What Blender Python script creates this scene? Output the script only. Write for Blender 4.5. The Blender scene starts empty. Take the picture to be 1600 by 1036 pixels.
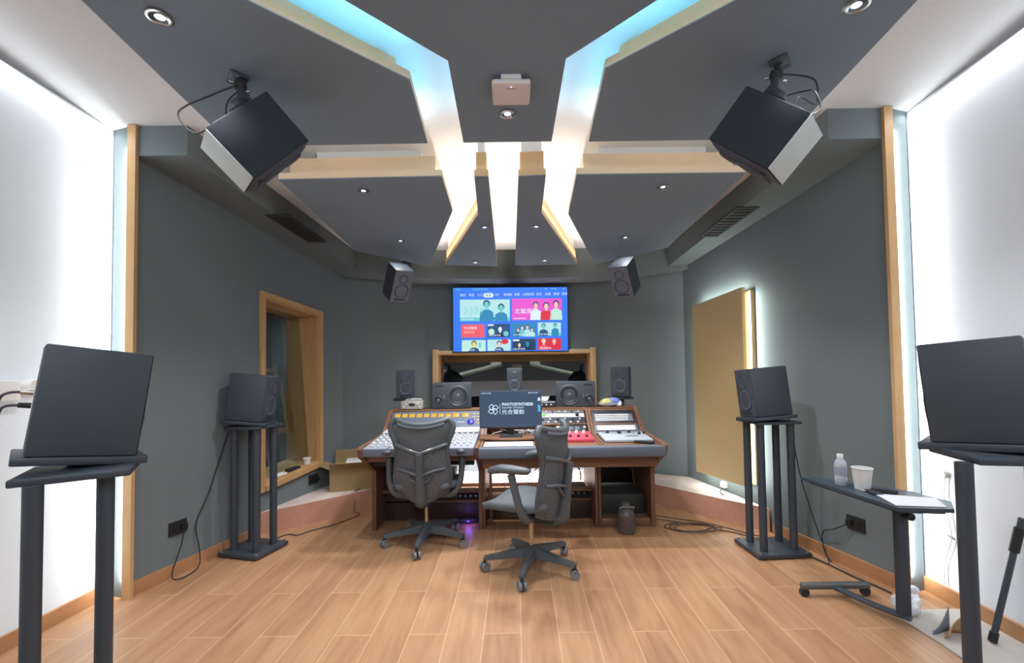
import bpy, bmesh, math, random
from math import radians as rad, sin, cos, pi
from mathutils import Vector as V, Matrix, Euler
random.seed(7)
SC = bpy.context.scene
COL = SC.collection

# ------------------------------------------------------------------ camera, world, exposure, large lights
def link(o):
    COL.objects.link(o); return o

cd = bpy.data.cameras.new('camera'); cam = link(bpy.data.objects.new('camera', cd))
cd.sensor_width = 36; cd.lens = 36 * 720 / 1600
cd.shift_x = -8 / 1600; cd.shift_y = 27.4 / 1600
cd.clip_start = .02
p_, r_ = rad(1.8), rad(.8)
fw = V((0, cos(p_), sin(p_))); u0 = V((0, -sin(p_), cos(p_))); r0 = V((1, 0, 0))
cr = cos(r_) * r0 - sin(r_) * u0; cu = sin(r_) * r0 + cos(r_) * u0
cam.matrix_world = Matrix(((cr.x, cu.x, -fw.x, 0), (cr.y, cu.y, -fw.y, 0), (cr.z, cu.z, -fw.z, 1.4), (0, 0, 0, 1)))
SC.camera = cam

w = bpy.data.worlds.new('world'); SC.world = w; w.use_nodes = True
w.node_tree.nodes['Background'].inputs[0].default_value = (.8, .9, 1, 1)
w.node_tree.nodes['Background'].inputs[1].default_value = .25
SC.view_settings.view_transform = 'Standard'; SC.view_settings.look = 'None'
SC.view_settings.exposure = 0.0; SC.view_settings.gamma = 1; SC.view_settings.use_curve_mapping = False
SC.cycles.max_bounces = 8; SC.cycles.diffuse_bounces = 5; SC.cycles.sample_clamp_indirect = 6
SC.cycles.use_denoising = True

def area(name, loc, direction, sx, sy, power, color=(1, 1, 1), xaxis=None, spread=180):
    l = bpy.data.lights.new(name, 'AREA'); l.shape = 'RECTANGLE'; l.size = sx; l.size_y = sy
    l.energy = power; l.color = color; l.spread = rad(spread)
    o = link(bpy.data.objects.new(name, l)); z = -V(direction).normalized()
    x = V(xaxis) if xaxis is not None else (V((1, 0, 0)) if abs(z.x) < .9 else V((0, 1, 0)))
    x = (x - x.dot(z) * z).normalized(); y = z.cross(x)
    o.matrix_world = Matrix(((x.x, y.x, z.x, loc[0]), (x.y, y.y, z.y, loc[1]), (x.z, y.z, z.z, loc[2]), (0, 0, 0, 1)))
    return o

def strip(name, a, b, direction, power_m, color=(1, 1, 1), width=.02, spread=180):
    a, b = V(a), V(b); L = (b - a).length; x = (b - a) / L; direction = V(direction); direction = direction - direction.dot(x) * x
    return area(name, (a + b) / 2, direction, L, width, power_m * L, color, xaxis=(b - a), spread=spread)

WARMW, COOLW, CYAN = (1, .93, .84), (.93, .97, 1), (.12, .62, 1)
# unseen soft fill light added behind the camera to brighten the room
area('rear_fill_light', (0, -1.25, 3.18), (0, .45, -1), 3.6, 1.5, 138, (.85, .94, 1))

# ------------------------------------------------------------------ materials
MATS = {}
def s2l(c):
    c = c / 255
    return c / 12.92 if c <= .04045 else ((c + .055) / 1.055) ** 2.4
def rgb(r, g, b): return (s2l(r), s2l(g), s2l(b), 1)

def mat(name, col, rough=.6, metal=0, var=.06, scale=18, spec=.5, bump=0, stretch=(1, 1, 1), emit=None, estr=0):
    if name in MATS: return MATS[name]
    m = bpy.data.materials.new(name); m.use_nodes = True; MATS[name] = m
    nt = m.node_tree; N = nt.nodes; L = nt.links; b = N['Principled BSDF']
    b.inputs['Roughness'].default_value = rough; b.inputs['Metallic'].default_value = metal
    b.inputs['Specular IOR Level'].default_value = spec
    c = rgb(*col)
    tc = N.new('ShaderNodeTexCoord'); mp = N.new('ShaderNodeMapping'); mp.inputs['Scale'].default_value = stretch
    L.new(tc.outputs['Object'], mp.inputs[0])
    nz = N.new('ShaderNodeTexNoise'); nz.inputs['Scale'].default_value = scale; nz.inputs['Detail'].default_value = 4
    L.new(mp.outputs[0], nz.inputs['Vector'])
    mx = N.new('ShaderNodeMix'); mx.data_type = 'RGBA'
    mx.inputs[6].default_value = tuple(x * (1 - var) for x in c[:3]) + (1,)
    mx.inputs[7].default_value = tuple(min(1, x * (1 + var)) for x in c[:3]) + (1,)
    L.new(nz.outputs['Fac'], mx.inputs[0]); L.new(mx.outputs[2], b.inputs['Base Color'])
    if bump:
        bp = N.new('ShaderNodeBump'); bp.inputs['Strength'].default_value = bump; bp.inputs['Distance'].default_value = .002
        L.new(nz.outputs['Fac'], bp.inputs['Height']); L.new(bp.outputs[0], b.inputs['Normal'])
    if emit is not None:
        b.inputs['Emission Color'].default_value = rgb(*emit); b.inputs['Emission Strength'].default_value = estr
    return m

def emis(name, col, s=1.0):
    if name in MATS: return MATS[name]
    m = mat(name, (6, 6, 8), .35, var=0); b = m.node_tree.nodes['Principled BSDF']
    b.inputs['Emission Color'].default_value = rgb(*col); b.inputs['Emission Strength'].default_value = s
    return m

def wood(name, c1, c2, axis='X', rough=.45, scale=9, coord='Object'):
    """grain running along AXIS"""
    if name in MATS: return MATS[name]
    m = bpy.data.materials.new(name); m.use_nodes = True; MATS[name] = m
    nt = m.node_tree; N = nt.nodes; L = nt.links; b = N['Principled BSDF']; b.inputs['Roughness'].default_value = rough
    tc = N.new('ShaderNodeTexCoord'); mp = N.new('ShaderNodeMapping')
    st = {'X': (.12, 1, 1), 'Y': (1, .12, 1), 'Z': (1, 1, .12)}[axis]
    mp.inputs['Scale'].default_value = st; L.new(tc.outputs[coord], mp.inputs[0])
    nz = N.new('ShaderNodeTexNoise'); nz.inputs['Scale'].default_value = scale; nz.inputs['Detail'].default_value = 8; nz.inputs['Roughness'].default_value = .6
    nz.inputs['Distortion'].default_value = .6
    L.new(mp.outputs[0], nz.inputs['Vector'])
    n2 = N.new('ShaderNodeTexNoise'); n2.inputs['Scale'].default_value = scale * 9; n2.inputs['Detail'].default_value = 3
    L.new(mp.outputs[0], n2.inputs['Vector'])
    ad = N.new('ShaderNodeMath'); ad.operation = 'MULTIPLY_ADD'; ad.inputs[1].default_value = .25
    L.new(n2.outputs['Fac'], ad.inputs[0]); L.new(nz.outputs['Fac'], ad.inputs[2])
    rp = N.new('ShaderNodeValToRGB'); rp.color_ramp.elements[0].position = .42; rp.color_ramp.elements[1].position = .82
    rp.color_ramp.elements[0].color = rgb(*c1); rp.color_ramp.elements[1].color = rgb(*c2)
    L.new(ad.outputs[0], rp.inputs[0]); L.new(rp.outputs[0], b.inputs['Base Color'])
    return m

def floor_mat():
    m = bpy.data.materials.new('plank_floor'); m.use_nodes = True
    nt = m.node_tree; N = nt.nodes; L = nt.links; b = N['Principled BSDF']
    b.inputs['Roughness'].default_value = .42; b.inputs['Specular IOR Level'].default_value = .4
    tc = N.new('ShaderNodeTexCoord'); mp = N.new('ShaderNodeMapping'); mp.inputs['Rotation'].default_value = (0, 0, rad(90))
    L.new(tc.outputs['Object'], mp.inputs[0])
    def brick(c1, c2, mo):
        br = N.new('ShaderNodeTexBrick'); br.offset = .37; br.offset_frequency = 2; br.squash = 1
        br.inputs['Scale'].default_value = 1; br.inputs['Brick Width'].default_value = 1.22; br.inputs['Row Height'].default_value = .194
        br.inputs['Mortar Size'].default_value = .0022; br.inputs['Mortar Smooth'].default_value = .25; br.inputs['Bias'].default_value = 0
        br.inputs['Color1'].default_value = c1; br.inputs['Color2'].default_value = c2; br.inputs['Mortar'].default_value = mo
        L.new(mp.outputs[0], br.inputs['Vector']); return br
    bid = brick((0, 0, 0, 1), (1, 1, 1, 1), (.5, .5, .5, 1))
    # per plank offset of the grain
    cmb = N.new('ShaderNodeVectorMath'); cmb.operation = 'SCALE'; cmb.inputs['Scale'].default_value = 13.7
    L.new(bid.outputs['Color'], cmb.inputs[0])
    mp2 = N.new('ShaderNodeMapping'); mp2.inputs['Scale'].default_value = (1, .1, 1); L.new(tc.outputs['Object'], mp2.inputs[0])
    ad = N.new('ShaderNodeVectorMath'); ad.operation = 'ADD'; L.new(mp2.outputs[0], ad.inputs[0]); L.new(cmb.outputs[0], ad.inputs[1])
    nz = N.new('ShaderNodeTexNoise'); nz.inputs['Scale'].default_value = 11; nz.inputs['Detail'].default_value = 7; nz.inputs['Distortion'].default_value = 1.2
    L.new(ad.outputs[0], nz.inputs['Vector'])
    n2 = N.new('ShaderNodeTexNoise'); n2.inputs['Scale'].default_value = 70; n2.inputs['Detail'].default_value = 3
    L.new(ad.outputs[0], n2.inputs['Vector'])
    ma = N.new('ShaderNodeMath'); ma.operation = 'MULTIPLY_ADD'; ma.inputs[1].default_value = .22
    L.new(n2.outputs['Fac'], ma.inputs[0]); L.new(nz.outputs['Fac'], ma.inputs[2])
    mb = N.new('ShaderNodeMath'); mb.operation = 'MULTIPLY_ADD'; mb.inputs[1].default_value = .16
    L.new(bid.outputs['Color'], mb.inputs[0]); L.new(ma.outputs[0], mb.inputs[2])
    rp = N.new('ShaderNodeValToRGB'); e = rp.color_ramp.elements
    e[0].position = .40; e[0].color = rgb(146, 106, 78); e[1].position = .96; e[1].color = rgb(182, 142, 106)
    k = rp.color_ramp.elements.new(.66); k.color = rgb(168, 125, 91)
    L.new(mb.outputs[0], rp.inputs[0])
    mx = N.new('ShaderNodeMix'); mx.data_type = 'RGBA'; L.new(bid.outputs['Fac'], mx.inputs[0]); L.new(rp.outputs[0], mx.inputs[6]); mx.inputs[7].default_value = rgb(202, 168, 134)  # paler seams, with the bevel highlight put into their colour
    L.new(mx.outputs[2], b.inputs['Base Color'])
    return m

def glass_mat(name, tint=(1, 1, 1, 1), base=.06, gain=1.0):
    m = bpy.data.materials.new(name); m.use_nodes = True; nt = m.node_tree; N = nt.nodes; L = nt.links
    N.remove(N['Principled BSDF']); out = N['Material Output']
    tr = N.new('ShaderNodeBsdfTransparent'); tr.inputs[0].default_value = tint
    gl = N.new('ShaderNodeBsdfGlossy'); gl.inputs['Roughness'].default_value = .015
    fr = N.new('ShaderNodeFresnel'); fr.inputs[0].default_value = 1.5
    ma = N.new('ShaderNodeMath'); ma.operation = 'MULTIPLY_ADD'; ma.inputs[1].default_value = gain; ma.inputs[2].default_value = base; ma.use_clamp = True
    L.new(fr.outputs[0], ma.inputs[0])
    ge = N.new('ShaderNodeNewGeometry'); iv = N.new('ShaderNodeMath'); iv.operation = 'SUBTRACT'; iv.inputs[0].default_value = 1; L.new(ge.outputs['Backfacing'], iv.inputs[1])
    mu = N.new('ShaderNodeMath'); mu.operation = 'MULTIPLY'; L.new(ma.outputs[0], mu.inputs[0]); L.new(iv.outputs[0], mu.inputs[1])
    mx = N.new('ShaderNodeMixShader'); L.new(mu.outputs[0], mx.inputs[0]); L.new(tr.outputs[0], mx.inputs[1]); L.new(gl.outputs[0], mx.inputs[2])
    L.new(mx.outputs[0], out.inputs[0]); MATS[name] = m
    return m

DARKWALL = mat('dark_wall_paint', (112, 121, 124), .85, var=.05, scale=120, spec=.25, bump=.15)
DARKCEIL = mat('dark_ceiling_paint', (128, 142, 155), .85, var=.04, scale=60, spec=.25)
WHITEP = mat('white_paint', (230, 236, 244), .8, var=.02, scale=30, spec=.3)
WHITEC = mat('white_ceiling_paint', (232, 234, 236), .85, var=.02, scale=30, spec=.3)
OAKP = wood('pale_oak_veneer', (218, 196, 164), (228, 208, 180), 'X')
OAK = wood('oak_veneer_x', (194, 162, 118), (210, 180, 138), 'X')
OAKY = wood('oak_veneer_y', (200, 162, 116), (216, 182, 138), 'Y')
OAKZ = wood('oak_veneer_z', (188, 146, 98), (206, 166, 116), 'Z')
PANELW = wood('absorber_veneer', (176, 134, 80), (192, 152, 96), 'Y')
WALNUT = wood('walnut_x', (106, 74, 54), (142, 102, 76), 'X')
WALNUTZ = wood('walnut_z', (98, 68, 50), (132, 94, 70), 'Z')
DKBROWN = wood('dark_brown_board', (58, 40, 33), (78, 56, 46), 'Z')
BBW = wood('baseboard_wood', (160, 112, 76), (184, 134, 94), 'Y')
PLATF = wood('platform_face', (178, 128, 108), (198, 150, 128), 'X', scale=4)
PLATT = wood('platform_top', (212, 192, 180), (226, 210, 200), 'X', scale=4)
FLOORM = floor_mat()
BLACK = mat('black_cabinet', (58, 65, 73), .55, var=.08, scale=200, bump=.12)
BLACK2 = mat('black_steel', (56, 63, 72), .45, var=.08, scale=90)
BLACKM = mat('matte_black', (40, 43, 47), .7, var=.1, scale=90)
BAFFLE = mat('baffle_grey', (70, 75, 84), .5, var=.05, scale=120)
BAFFLE2 = mat('baffle_pale', (100, 106, 118), .45, var=.05, scale=120)
CONE = mat('speaker_cone', (92, 96, 124), .35, var=.08, scale=90)
CONEL = mat('driver_dome', (170, 174, 200), .3, metal=.4, var=.05)
RUBBER = mat('rubber', (26, 27, 29), .6, var=.1)
CHROME = mat('chrome', (205, 202, 196), .22, metal=1, var=.03)
SILVER = mat('silver_face', (176, 174, 160), .35, metal=.35, var=.04, scale=60)
WHITEPL = mat('white_plastic', (228, 226, 224), .4, var=.02)
CABLE = mat('cable_black', (34, 35, 38), .55, var=.1)
CABLEB = mat('cable_brown', (92, 74, 62), .6, var=.1)
CABLEW = mat('cable_white', (200, 198, 194), .5, var=.05)
GREYP = mat('grey_panel', (150, 154, 164), .45, var=.04)
BLUEG = mat('console_face_bluegrey', (82, 92, 110), .5, var=.04)
PADG = mat('padded_grey', (92, 98, 110), .65, var=.06, scale=150, bump=.1)
CHAIRF = mat('chair_frame', (78, 83, 88), .42, var=.05, scale=80)
CHAIRS = mat('chair_seat', (86, 92, 98), .7, var=.1, scale=220, bump=.2)
CARD = mat('cardboard', (146, 122, 84), .8, var=.08, scale=14)
PAPER = mat('paper', (232, 232, 236), .7, var=.02)

# ------------------------------------------------------------------ mesh builder
class MB:
    def __init__(s): s.bm = bmesh.new()
    def _mark(s): return len(s.bm.faces)
    def _fin(s, f0, mi):
        if mi:
            s.bm.faces.ensure_lookup_table()
            for f in s.bm.faces[f0:]: f.material_index = mi
    def box(s, c, sz, rot=None, bev=0, seg=2, mi=0):
        t = bmesh.new(); bmesh.ops.create_cube(t, size=1)
        for v in t.verts: v.co = V((v.co.x * sz[0], v.co.y * sz[1], v.co.z * sz[2]))
        if bev: bmesh.ops.bevel(t, geom=list(t.edges), offset=min(bev, min(sz) * .49), segments=seg, affect='EDGES', profile=.5)
        M = Matrix.Translation(V(c))
        if rot is not None: M = M @ (rot.to_4x4() if isinstance(rot, Matrix) else Euler(rot).to_matrix().to_4x4())
        return s._merge(t, M, mi)
    def _merge(s, t, M, mi):
        mp = {}
        for v in t.verts: mp[v] = s.bm.verts.new(M @ v.co)
        for f in t.faces:
            try: nf = s.bm.faces.new([mp[v] for v in f.verts]); nf.material_index = mi
            except ValueError: pass
        t.free(); return s
    def cyl(s, p0, p1, r0, r1=None, seg=20, mi=0):
        p0, p1 = V(p0), V(p1); r1 = r0 if r1 is None else r1
        z = (p1 - p0).normalized(); x = z.orthogonal().normalized(); y = z.cross(x)
        R0 = [s.bm.verts.new(p0 + r0 * (cos(a) * x + sin(a) * y)) for a in (2 * pi * i / seg for i in range(seg))]
        R1 = [s.bm.verts.new(p1 + r1 * (cos(a) * x + sin(a) * y)) for a in (2 * pi * i / seg for i in range(seg))]
        fs = [s.bm.faces.new((R0[i], R0[(i + 1) % seg], R1[(i + 1) % seg], R1[i])) for i in range(seg)]
        fs += [s.bm.faces.new(R0[::-1]), s.bm.faces.new(R1)]
        for f in fs: f.material_index = mi
        return s
    def lathe(s, prof, c=(0, 0, 0), M=None, seg=28, mi=0):
        """prof: (r, h) list about +Z of M"""
        M = Matrix.Translation(V(c)) @ (M.to_4x4() if M is not None else Matrix())
        rings = []
        for r, h in prof:
            if r < 1e-6: rings.append([s.bm.verts.new(M @ V((0, 0, h)))])
            else: rings.append([s.bm.verts.new(M @ V((r * cos(2 * pi * i / seg), r * sin(2 * pi * i / seg), h))) for i in range(seg)])
        for a, b in zip(rings, rings[1:]):
            for i in range(seg):
                j = (i + 1) % seg
                if len(a) == 1 and len(b) == 1: continue
                vs = (a[0], b[j], b[i]) if len(a) == 1 else ((a[i], a[j], b[0]) if len(b) == 1 else (a[i], a[j], b[j], b[i]))
                f = s.bm.faces.new(vs); f.material_index = mi
        return s
    def tube(s, pts, r, seg=8, smooth=4, mi=0):
        P = [V(p) for p in pts]; rr = r if isinstance(r, (list, tuple)) else [r] * len(P)
        if smooth and len(P) > 2:
            Q, RR = [], []
            for i in range(len(P) - 1):
                a, b, c, d = P[max(i - 1, 0)], P[i], P[i + 1], P[min(i + 2, len(P) - 1)]
                for k in range(smooth):
                    t = k / smooth
                    Q.append(.5 * ((2 * b) + (c - a) * t + (2 * a - 5 * b + 4 * c - d) * t * t + (3 * b - a - 3 * c + d) * t ** 3))
                    RR.append(rr[i] * (1 - t) + rr[i + 1] * t)
            Q.append(P[-1]); RR.append(rr[-1]); P, rr = Q, RR
        rings = []; n = None
        for i, p in enumerate(P):
            t = (P[min(i + 1, len(P) - 1)] - P[max(i - 1, 0)])
            t = t.normalized() if t.length > 1e-9 else V((0, 0, 1))
            n = t.orthogonal().normalized() if n is None else (n - n.dot(t) * t)
            n = n.normalized() if n.length > 1e-6 else t.orthogonal().normalized()
            b = t.cross(n)
            rings.append([s.bm.verts.new(p + rr[i] * (cos(2 * pi * k / seg) * n + sin(2 * pi * k / seg) * b)) for k in range(seg)])
        fs = []
        for a, b in zip(rings, rings[1:]):
            for k in range(seg):
                fs.append(s.bm.faces.new((a[k], a[(k + 1) % seg], b[(k + 1) % seg], b[k])))
        fs += [s.bm.faces.new(rings[0][::-1]), s.bm.faces.new(rings[-1])]
        for f in fs: f.material_index = mi
        return s
    def prism(s, poly, vec, mi=0, side=None, far=None):
        vec = V(vec); A = [s.bm.verts.new(V(p)) for p in poly]; B = [s.bm.verts.new(V(p) + vec) for p in poly]
        f = s.bm.faces.new(A); f.material_index = mi
        f = s.bm.faces.new(B[::-1]); f.material_index = mi if far is None else far
        n = len(A)
        for i in range(n):
            f = s.bm.faces.new((A[i], B[i], B[(i + 1) % n], A[(i + 1) % n])); f.material_index = mi if side is None else side
        return s
    def hexa(s, bot, top, mi=0):
        B = [s.bm.verts.new(V(p)) for p in bot]; T = [s.bm.verts.new(V(p)) for p in top]; n = len(B)
        fs = [s.bm.faces.new(B[::-1]), s.bm.faces.new(T)] + [s.bm.faces.new((B[i], B[(i + 1) % n], T[(i + 1) % n], T[i])) for i in range(n)]
        for f in fs: f.material_index = mi
        return s
    def grid(s, fn, nu, nv, mi=0):
        g = [[s.bm.verts.new(V(fn(i / nu, j / nv))) for j in range(nv + 1)] for i in range(nu + 1)]
        for i in range(nu):
            for j in range(nv):
                f = s.bm.faces.new((g[i][j], g[i + 1][j], g[i + 1][j + 1], g[i][j + 1])); f.material_index = mi
        return s
    def ball(s, c, r, mi=0, seg=16):
        r3 = r if isinstance(r, (tuple, list)) else (r, r, r)
        t = bmesh.new(); bmesh.ops.create_uvsphere(t, u_segments=seg, v_segments=max(6, seg // 2), radius=1)
        return s._merge(t, Matrix.Translation(V(c)) @ Matrix.Diagonal((*r3, 1)), mi)
    def build(s, name, mats, parent=None, angle=38, recalc=True, world=False, thick=0):
        if recalc: bmesh.ops.recalc_face_normals(s.bm, faces=s.bm.faces)
        if world and parent is not None:
            inv = parent.matrix_basis.inverted()
            for v in s.bm.verts: v.co = inv @ v.co
        me = bpy.data.meshes.new(name); s.bm.to_mesh(me); s.bm.free()
        for m in (mats if isinstance(mats, (list, tuple)) else [mats]): me.materials.append(m)
        me.shade_smooth(); me.set_sharp_from_angle(angle=rad(angle))
        o = link(bpy.data.objects.new(name, me))
        if parent is not None: o.parent = parent
        if thick:
            md = o.modifiers.new('solid', 'SOLIDIFY'); md.thickness = thick; md.offset = 0
        return o

def tag(o, label=None, cat=None, group=None, kind=None):
    for k, v in (('label', label), ('category', cat), ('group', group), ('kind', kind)):
        if v: o[k] = v
    return o
def thing(name, label, cat, loc=(0, 0, 0), rot=(0, 0, 0), group=None):
    o = link(bpy.data.objects.new(name, None)); o.empty_display_size = .1
    o.matrix_basis = Matrix.Translation(V(loc)) @ (rot.to_4x4() if isinstance(rot, Matrix) else Euler(rot).to_matrix().to_4x4())
    return tag(o, label, cat, group)
def struct(o): o['kind'] = 'structure'; return o
def copy_tree(o, parent=None):
    c = o.copy(); link(c); c.parent = parent
    for ch in [x for x in COL.objects if x.parent == o]: copy_tree(ch, c)
    return c
def text_mesh(body, size, depth=.0006, align='LEFT', bold=0):
    cu = bpy.data.curves.new('lettering', 'FONT'); cu.body = body; cu.size = size; cu.extrude = depth; cu.align_x = align; cu.offset = bold
    cu.resolution_u = 2
    o = link(bpy.data.objects.new('lettering', cu)); dg = bpy.context.evaluated_depsgraph_get(); dg.update()
    me = bpy.data.meshes.new_from_object(o.evaluated_get(dg)); bpy.data.objects.remove(o); bpy.data.curves.remove(cu)
    return me
def text(name, body, size, m, parent, loc, rot=(rad(90), 0, 0), align='LEFT', bold=0, depth=.0006, width=None):
    me = text_mesh(body, size, depth, align, bold); me.name = name; me.materials.clear(); me.materials.append(m)
    o = link(bpy.data.objects.new(name, me)); o.parent = parent; o.location = loc; o.rotation_euler = rot
    if width:
        xs = [v.co.x for v in me.vertices]
        if xs: o.scale.x = width / (max(xs) - min(xs))
    return o

# ------------------------------------------------------------------ room numbers
def Cz(y): return 2.94 - .16 * (max(y, .6) - 2.8)       # white ceiling
def T1(y): return 3.084 - .13 * y                       # underside of near panels
def T2(y): return 3.044 - .14 * y                       # underside of far panels
def Sz(y): return 2.745 - .172 * (y - 2.83)             # soffit underside
def lx(y): return -2.405 + .2526 * (y - 2.882)
def rx(y): return 2.30 - .2495 * (y - 2.8)

# floor
b = MB(); b.box((0, 1.5, -.05), (7, 8, .1)); struct(b.build('floor', FLOORM))
# ceiling (sloping down towards the far wall)
b = MB()
prof = [(-2.4, Cz(0)), (.6, Cz(.6)), (5.6, Cz(5.6))]
poly = [(-3.2, y, z) for y, z in prof] + [(-3.2, y, z + .1) for y, z in prof[::-1]]
b.prism(poly, (6.4, 0, 0)); struct(b.build('ceiling', WHITEC))
# white rear walls beside the camera, behind the wood trim
LWX, RWX = -2.56, 2.452
def wall_seg(mb, A, B, z0, zf, th, mi=0):
    """A,B plan points of the visible face, top follows zf(y), thickness th to the left of A->B when positive"""
    A, B = V((A[0], A[1], 0)), V((B[0], B[1], 0)); d = (B - A).normalized(); n = V((-d.y, d.x, 0)) * th
    q = [A, B, B + n, A + n]
    mb.hexa([(p.x, p.y, z0(p.y) if callable(z0) else z0) for p in q], [(p.x, p.y, zf(p.y) if callable(zf) else zf) for p in q], mi)
b = MB(); wall_seg(b, (-2.72, -2.2), (LWX, 2.92), 0, Cz, .08); wall_seg(b, (LWX - .05, 2.925), (lx(2.9) - .03, 2.90), 0, Cz, .06)
struct(b.build('wall_left_rear', WHITEP))
b = MB(); wall_seg(b, (2.47, -2.2), (RWX, 2.86), 0, Cz, -.08); wall_seg(b, (RWX + .05, 2.865), (rx(2.85) + .03, 2.85), 0, Cz, -.06)
struct(b.build('wall_right_rear', WHITEP))
b = MB(); b.box((0, -2.25, 1.7), (5.6, .1, 3.4)); struct(b.build('wall_back', DARKWALL))

# dark side walls
WY0, WY1, WZ0, WZ1 = 3.90, 4.575, .43, 1.95
WT_ = lambda y: 1.992 - .125 * (y - 3.9); WB_ = lambda y: .402 + .085 * (y - 3.9); WTF = lambda y: WT_(y) + .045; WBF = lambda y: WB_(y) - .045   # opening in the left wall (y range, z range)
b = MB(); P = lambda y: (lx(y), y)
wall_seg(b, P(2.86), P(WY0), 0, Cz, .14); wall_seg(b, P(WY1), P(5.4), 0, Cz, .14)
wall_seg(b, P(WY0), P(WY1), 0, WB_, .14); wall_seg(b, P(WY0), P(WY1), WT_, Cz, .14)
struct(b.build('wall_left', DARKWALL))
b = MB(); P2 = lambda y: (rx(y), y)
wall_seg(b, P2(2.79), P2(5.4), 0, Cz, -.14); struct(b.build('wall_right', DARKWALL))
# front wall in three facets with the control window opening
FY = 5.25; FX0, FX1 = -.90, .83; FZ0, FZ1 = .80, 1.515
b = MB()
wall_seg(b, (-1.93, 4.95), (-1.05, FY), 0, Cz, .1); wall_seg(b, (.98, FY), (1.85, 4.86), 0, Cz, .1)
wall_seg(b, (-1.05, FY), (FX0, FY), 0, Cz, .1); wall_seg(b, (FX1, FY), (.98, FY), 0, Cz, .1)
wall_seg(b, (FX0, FY), (FX1, FY), 0, FZ0, .1); wall_seg(b, (FX0, FY), (FX1, FY), FZ1, Cz, .1)
struct(b.build('wall_front', DARKWALL))
# side soffits and the front bulkhead
for nm, xi0, xi1, y0, fx in (('soffit_left', -2.06, -1.69, 2.86, lx), ('soffit_right', 1.93, 1.60, 2.79, rx)):
    b = MB(); s_ = -.03 if fx is lx else .03
    q = [(xi0, y0), (fx(y0) + s_, y0), (fx(5.2) + s_, 5.2), (xi1 + (xi1 - xi0) * .17, 5.2)]
    b.hexa([(x, y, Sz(y)) for x, y in q], [(x, y, Cz(y) + .02) for x, y in q]); struct(b.build(nm, DARKWALL))
b = MB(); n = 14; bot, top = [], []
for i in range(n + 1):
    t = i / n; x = -1.86 + 3.66 * t; k = 1 - (2 * t - 1) ** 2; yy = 4.80 + .06 * k
    bot.append((x, yy, 2.365 - .065 * k)); top.append((x, yy, Cz(yy) + .02))
bb = [(x, 5.45, z) for x, y, z in bot]; tt = [(x, 5.45, Cz(5.45) + .02) for x, y, z in bot]
for i in range(n):
    b.hexa([bot[i], bot[i + 1], bb[i + 1], bb[i]], [top[i], top[i + 1], tt[i + 1], tt[i]])
bmesh.ops.remove_doubles(b.bm, verts=b.bm.verts, dist=1e-5)
struct(b.build('bulkhead_front_wall', DARKWALL))

# wood end trims of the dark walls and baseboards
b = MB(); wall_seg(b, (lx(2.845) - .006, 2.838), (lx(2.845) + .046, 2.838), 0, lambda y: Cz(y) - .005, .026); struct(b.build('trim_1', OAKZ))
b = MB(); wall_seg(b, (rx(2.78) - .046, 2.766), (rx(2.78) + .006, 2.766), 0, lambda y: Cz(y) - .005, .026); struct(b.build('trim_2', OAKZ))
def baseboard(nm, segs):
    b = MB()
    for A, B, th in segs: wall_seg(b, A, B, 0, .085, th)
    struct(b.build(nm, BBW))
baseboard('baseboard_left', [((lx(2.86) + .001, 2.86), (lx(3.845) + .001, 3.845), -.016)])
baseboard('baseboard_right', [((rx(2.79) - .001, 2.79), (rx(3.77) - .001, 3.77), .016)])
baseboard('baseboard_left_rear', [((-2.705, -2), (LWX + .001, 2.90), -.016), ((LWX, 2.922), (-2.44, 2.897), -.016)])
baseboard('baseboard_right_rear', [((2.465, -2), (RWX - .001, 2.84), .016), ((RWX, 2.862), (2.30, 2.848), .016)])

# raised platform under the front wall
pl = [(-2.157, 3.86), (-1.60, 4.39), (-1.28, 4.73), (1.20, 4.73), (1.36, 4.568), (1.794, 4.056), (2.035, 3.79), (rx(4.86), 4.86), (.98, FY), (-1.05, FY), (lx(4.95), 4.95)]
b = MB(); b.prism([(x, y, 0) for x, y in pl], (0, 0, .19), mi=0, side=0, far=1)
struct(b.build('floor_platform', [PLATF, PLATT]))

# ------------------------------------------------------------------ windows
GL1 = glass_mat('window_glass', (.84, .90, .90, 1), .10, 1.0)
GL2 = glass_mat('control_window_glass', (.6, .62, .64, 1), .22, 1.0)
wl = thing('window_1', None, None); wl['kind'] = 'structure'
dL = V((.2449, .9696, 0)); nL = V((-.9696, .2449, 0))   # along the left wall, and outward
def wp(y, d, z): p = V((lx(y), y, z)) + nL * d; return p
b = MB()  # architrave on the wall face
F_ = .045
def wbox(mb, y0, y1, z0, z1, d0, d1, mi=0):
    f = lambda z, y: z(y) if callable(z) else z; a0, a1, c0, c1 = f(z0, y0), f(z0, y1), f(z1, y0), f(z1, y1)
    mb.hexa([wp(y0, d0, a0), wp(y1, d0, a1), wp(y1, d1, a1), wp(y0, d1, a0)], [wp(y0, d0, c0), wp(y1, d0, c1), wp(y1, d1, c1), wp(y0, d1, c0)], mi)
wbox(b, WY0 - F_, WY0, WBF, WTF, -.025, .01); wbox(b, WY1, WY1 + F_, WBF, WTF, -.025, .01)
wbox(b, WY0, WY1, WT_, WTF, -.025, .01); wbox(b, WY0, WY1, WBF, WB_, -.035, .01)
b.build('window_frame', OAKZ, wl)
b = MB()   # lining boards
wbox(b, WY0, WY0 + .012, WB_, WT_, .0, .36); wbox(b, WY1 - .012, WY1, WB_, WT_, .0, .36)
wbox(b, WY0, WY1, lambda y: WT_(y) - .012, WT_, .0, .36); wbox(b, WY0, WY1, WB_, lambda y: WB_(y) + .012, .0, .36); b.build('window_lining', OAKZ, wl)
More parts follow.
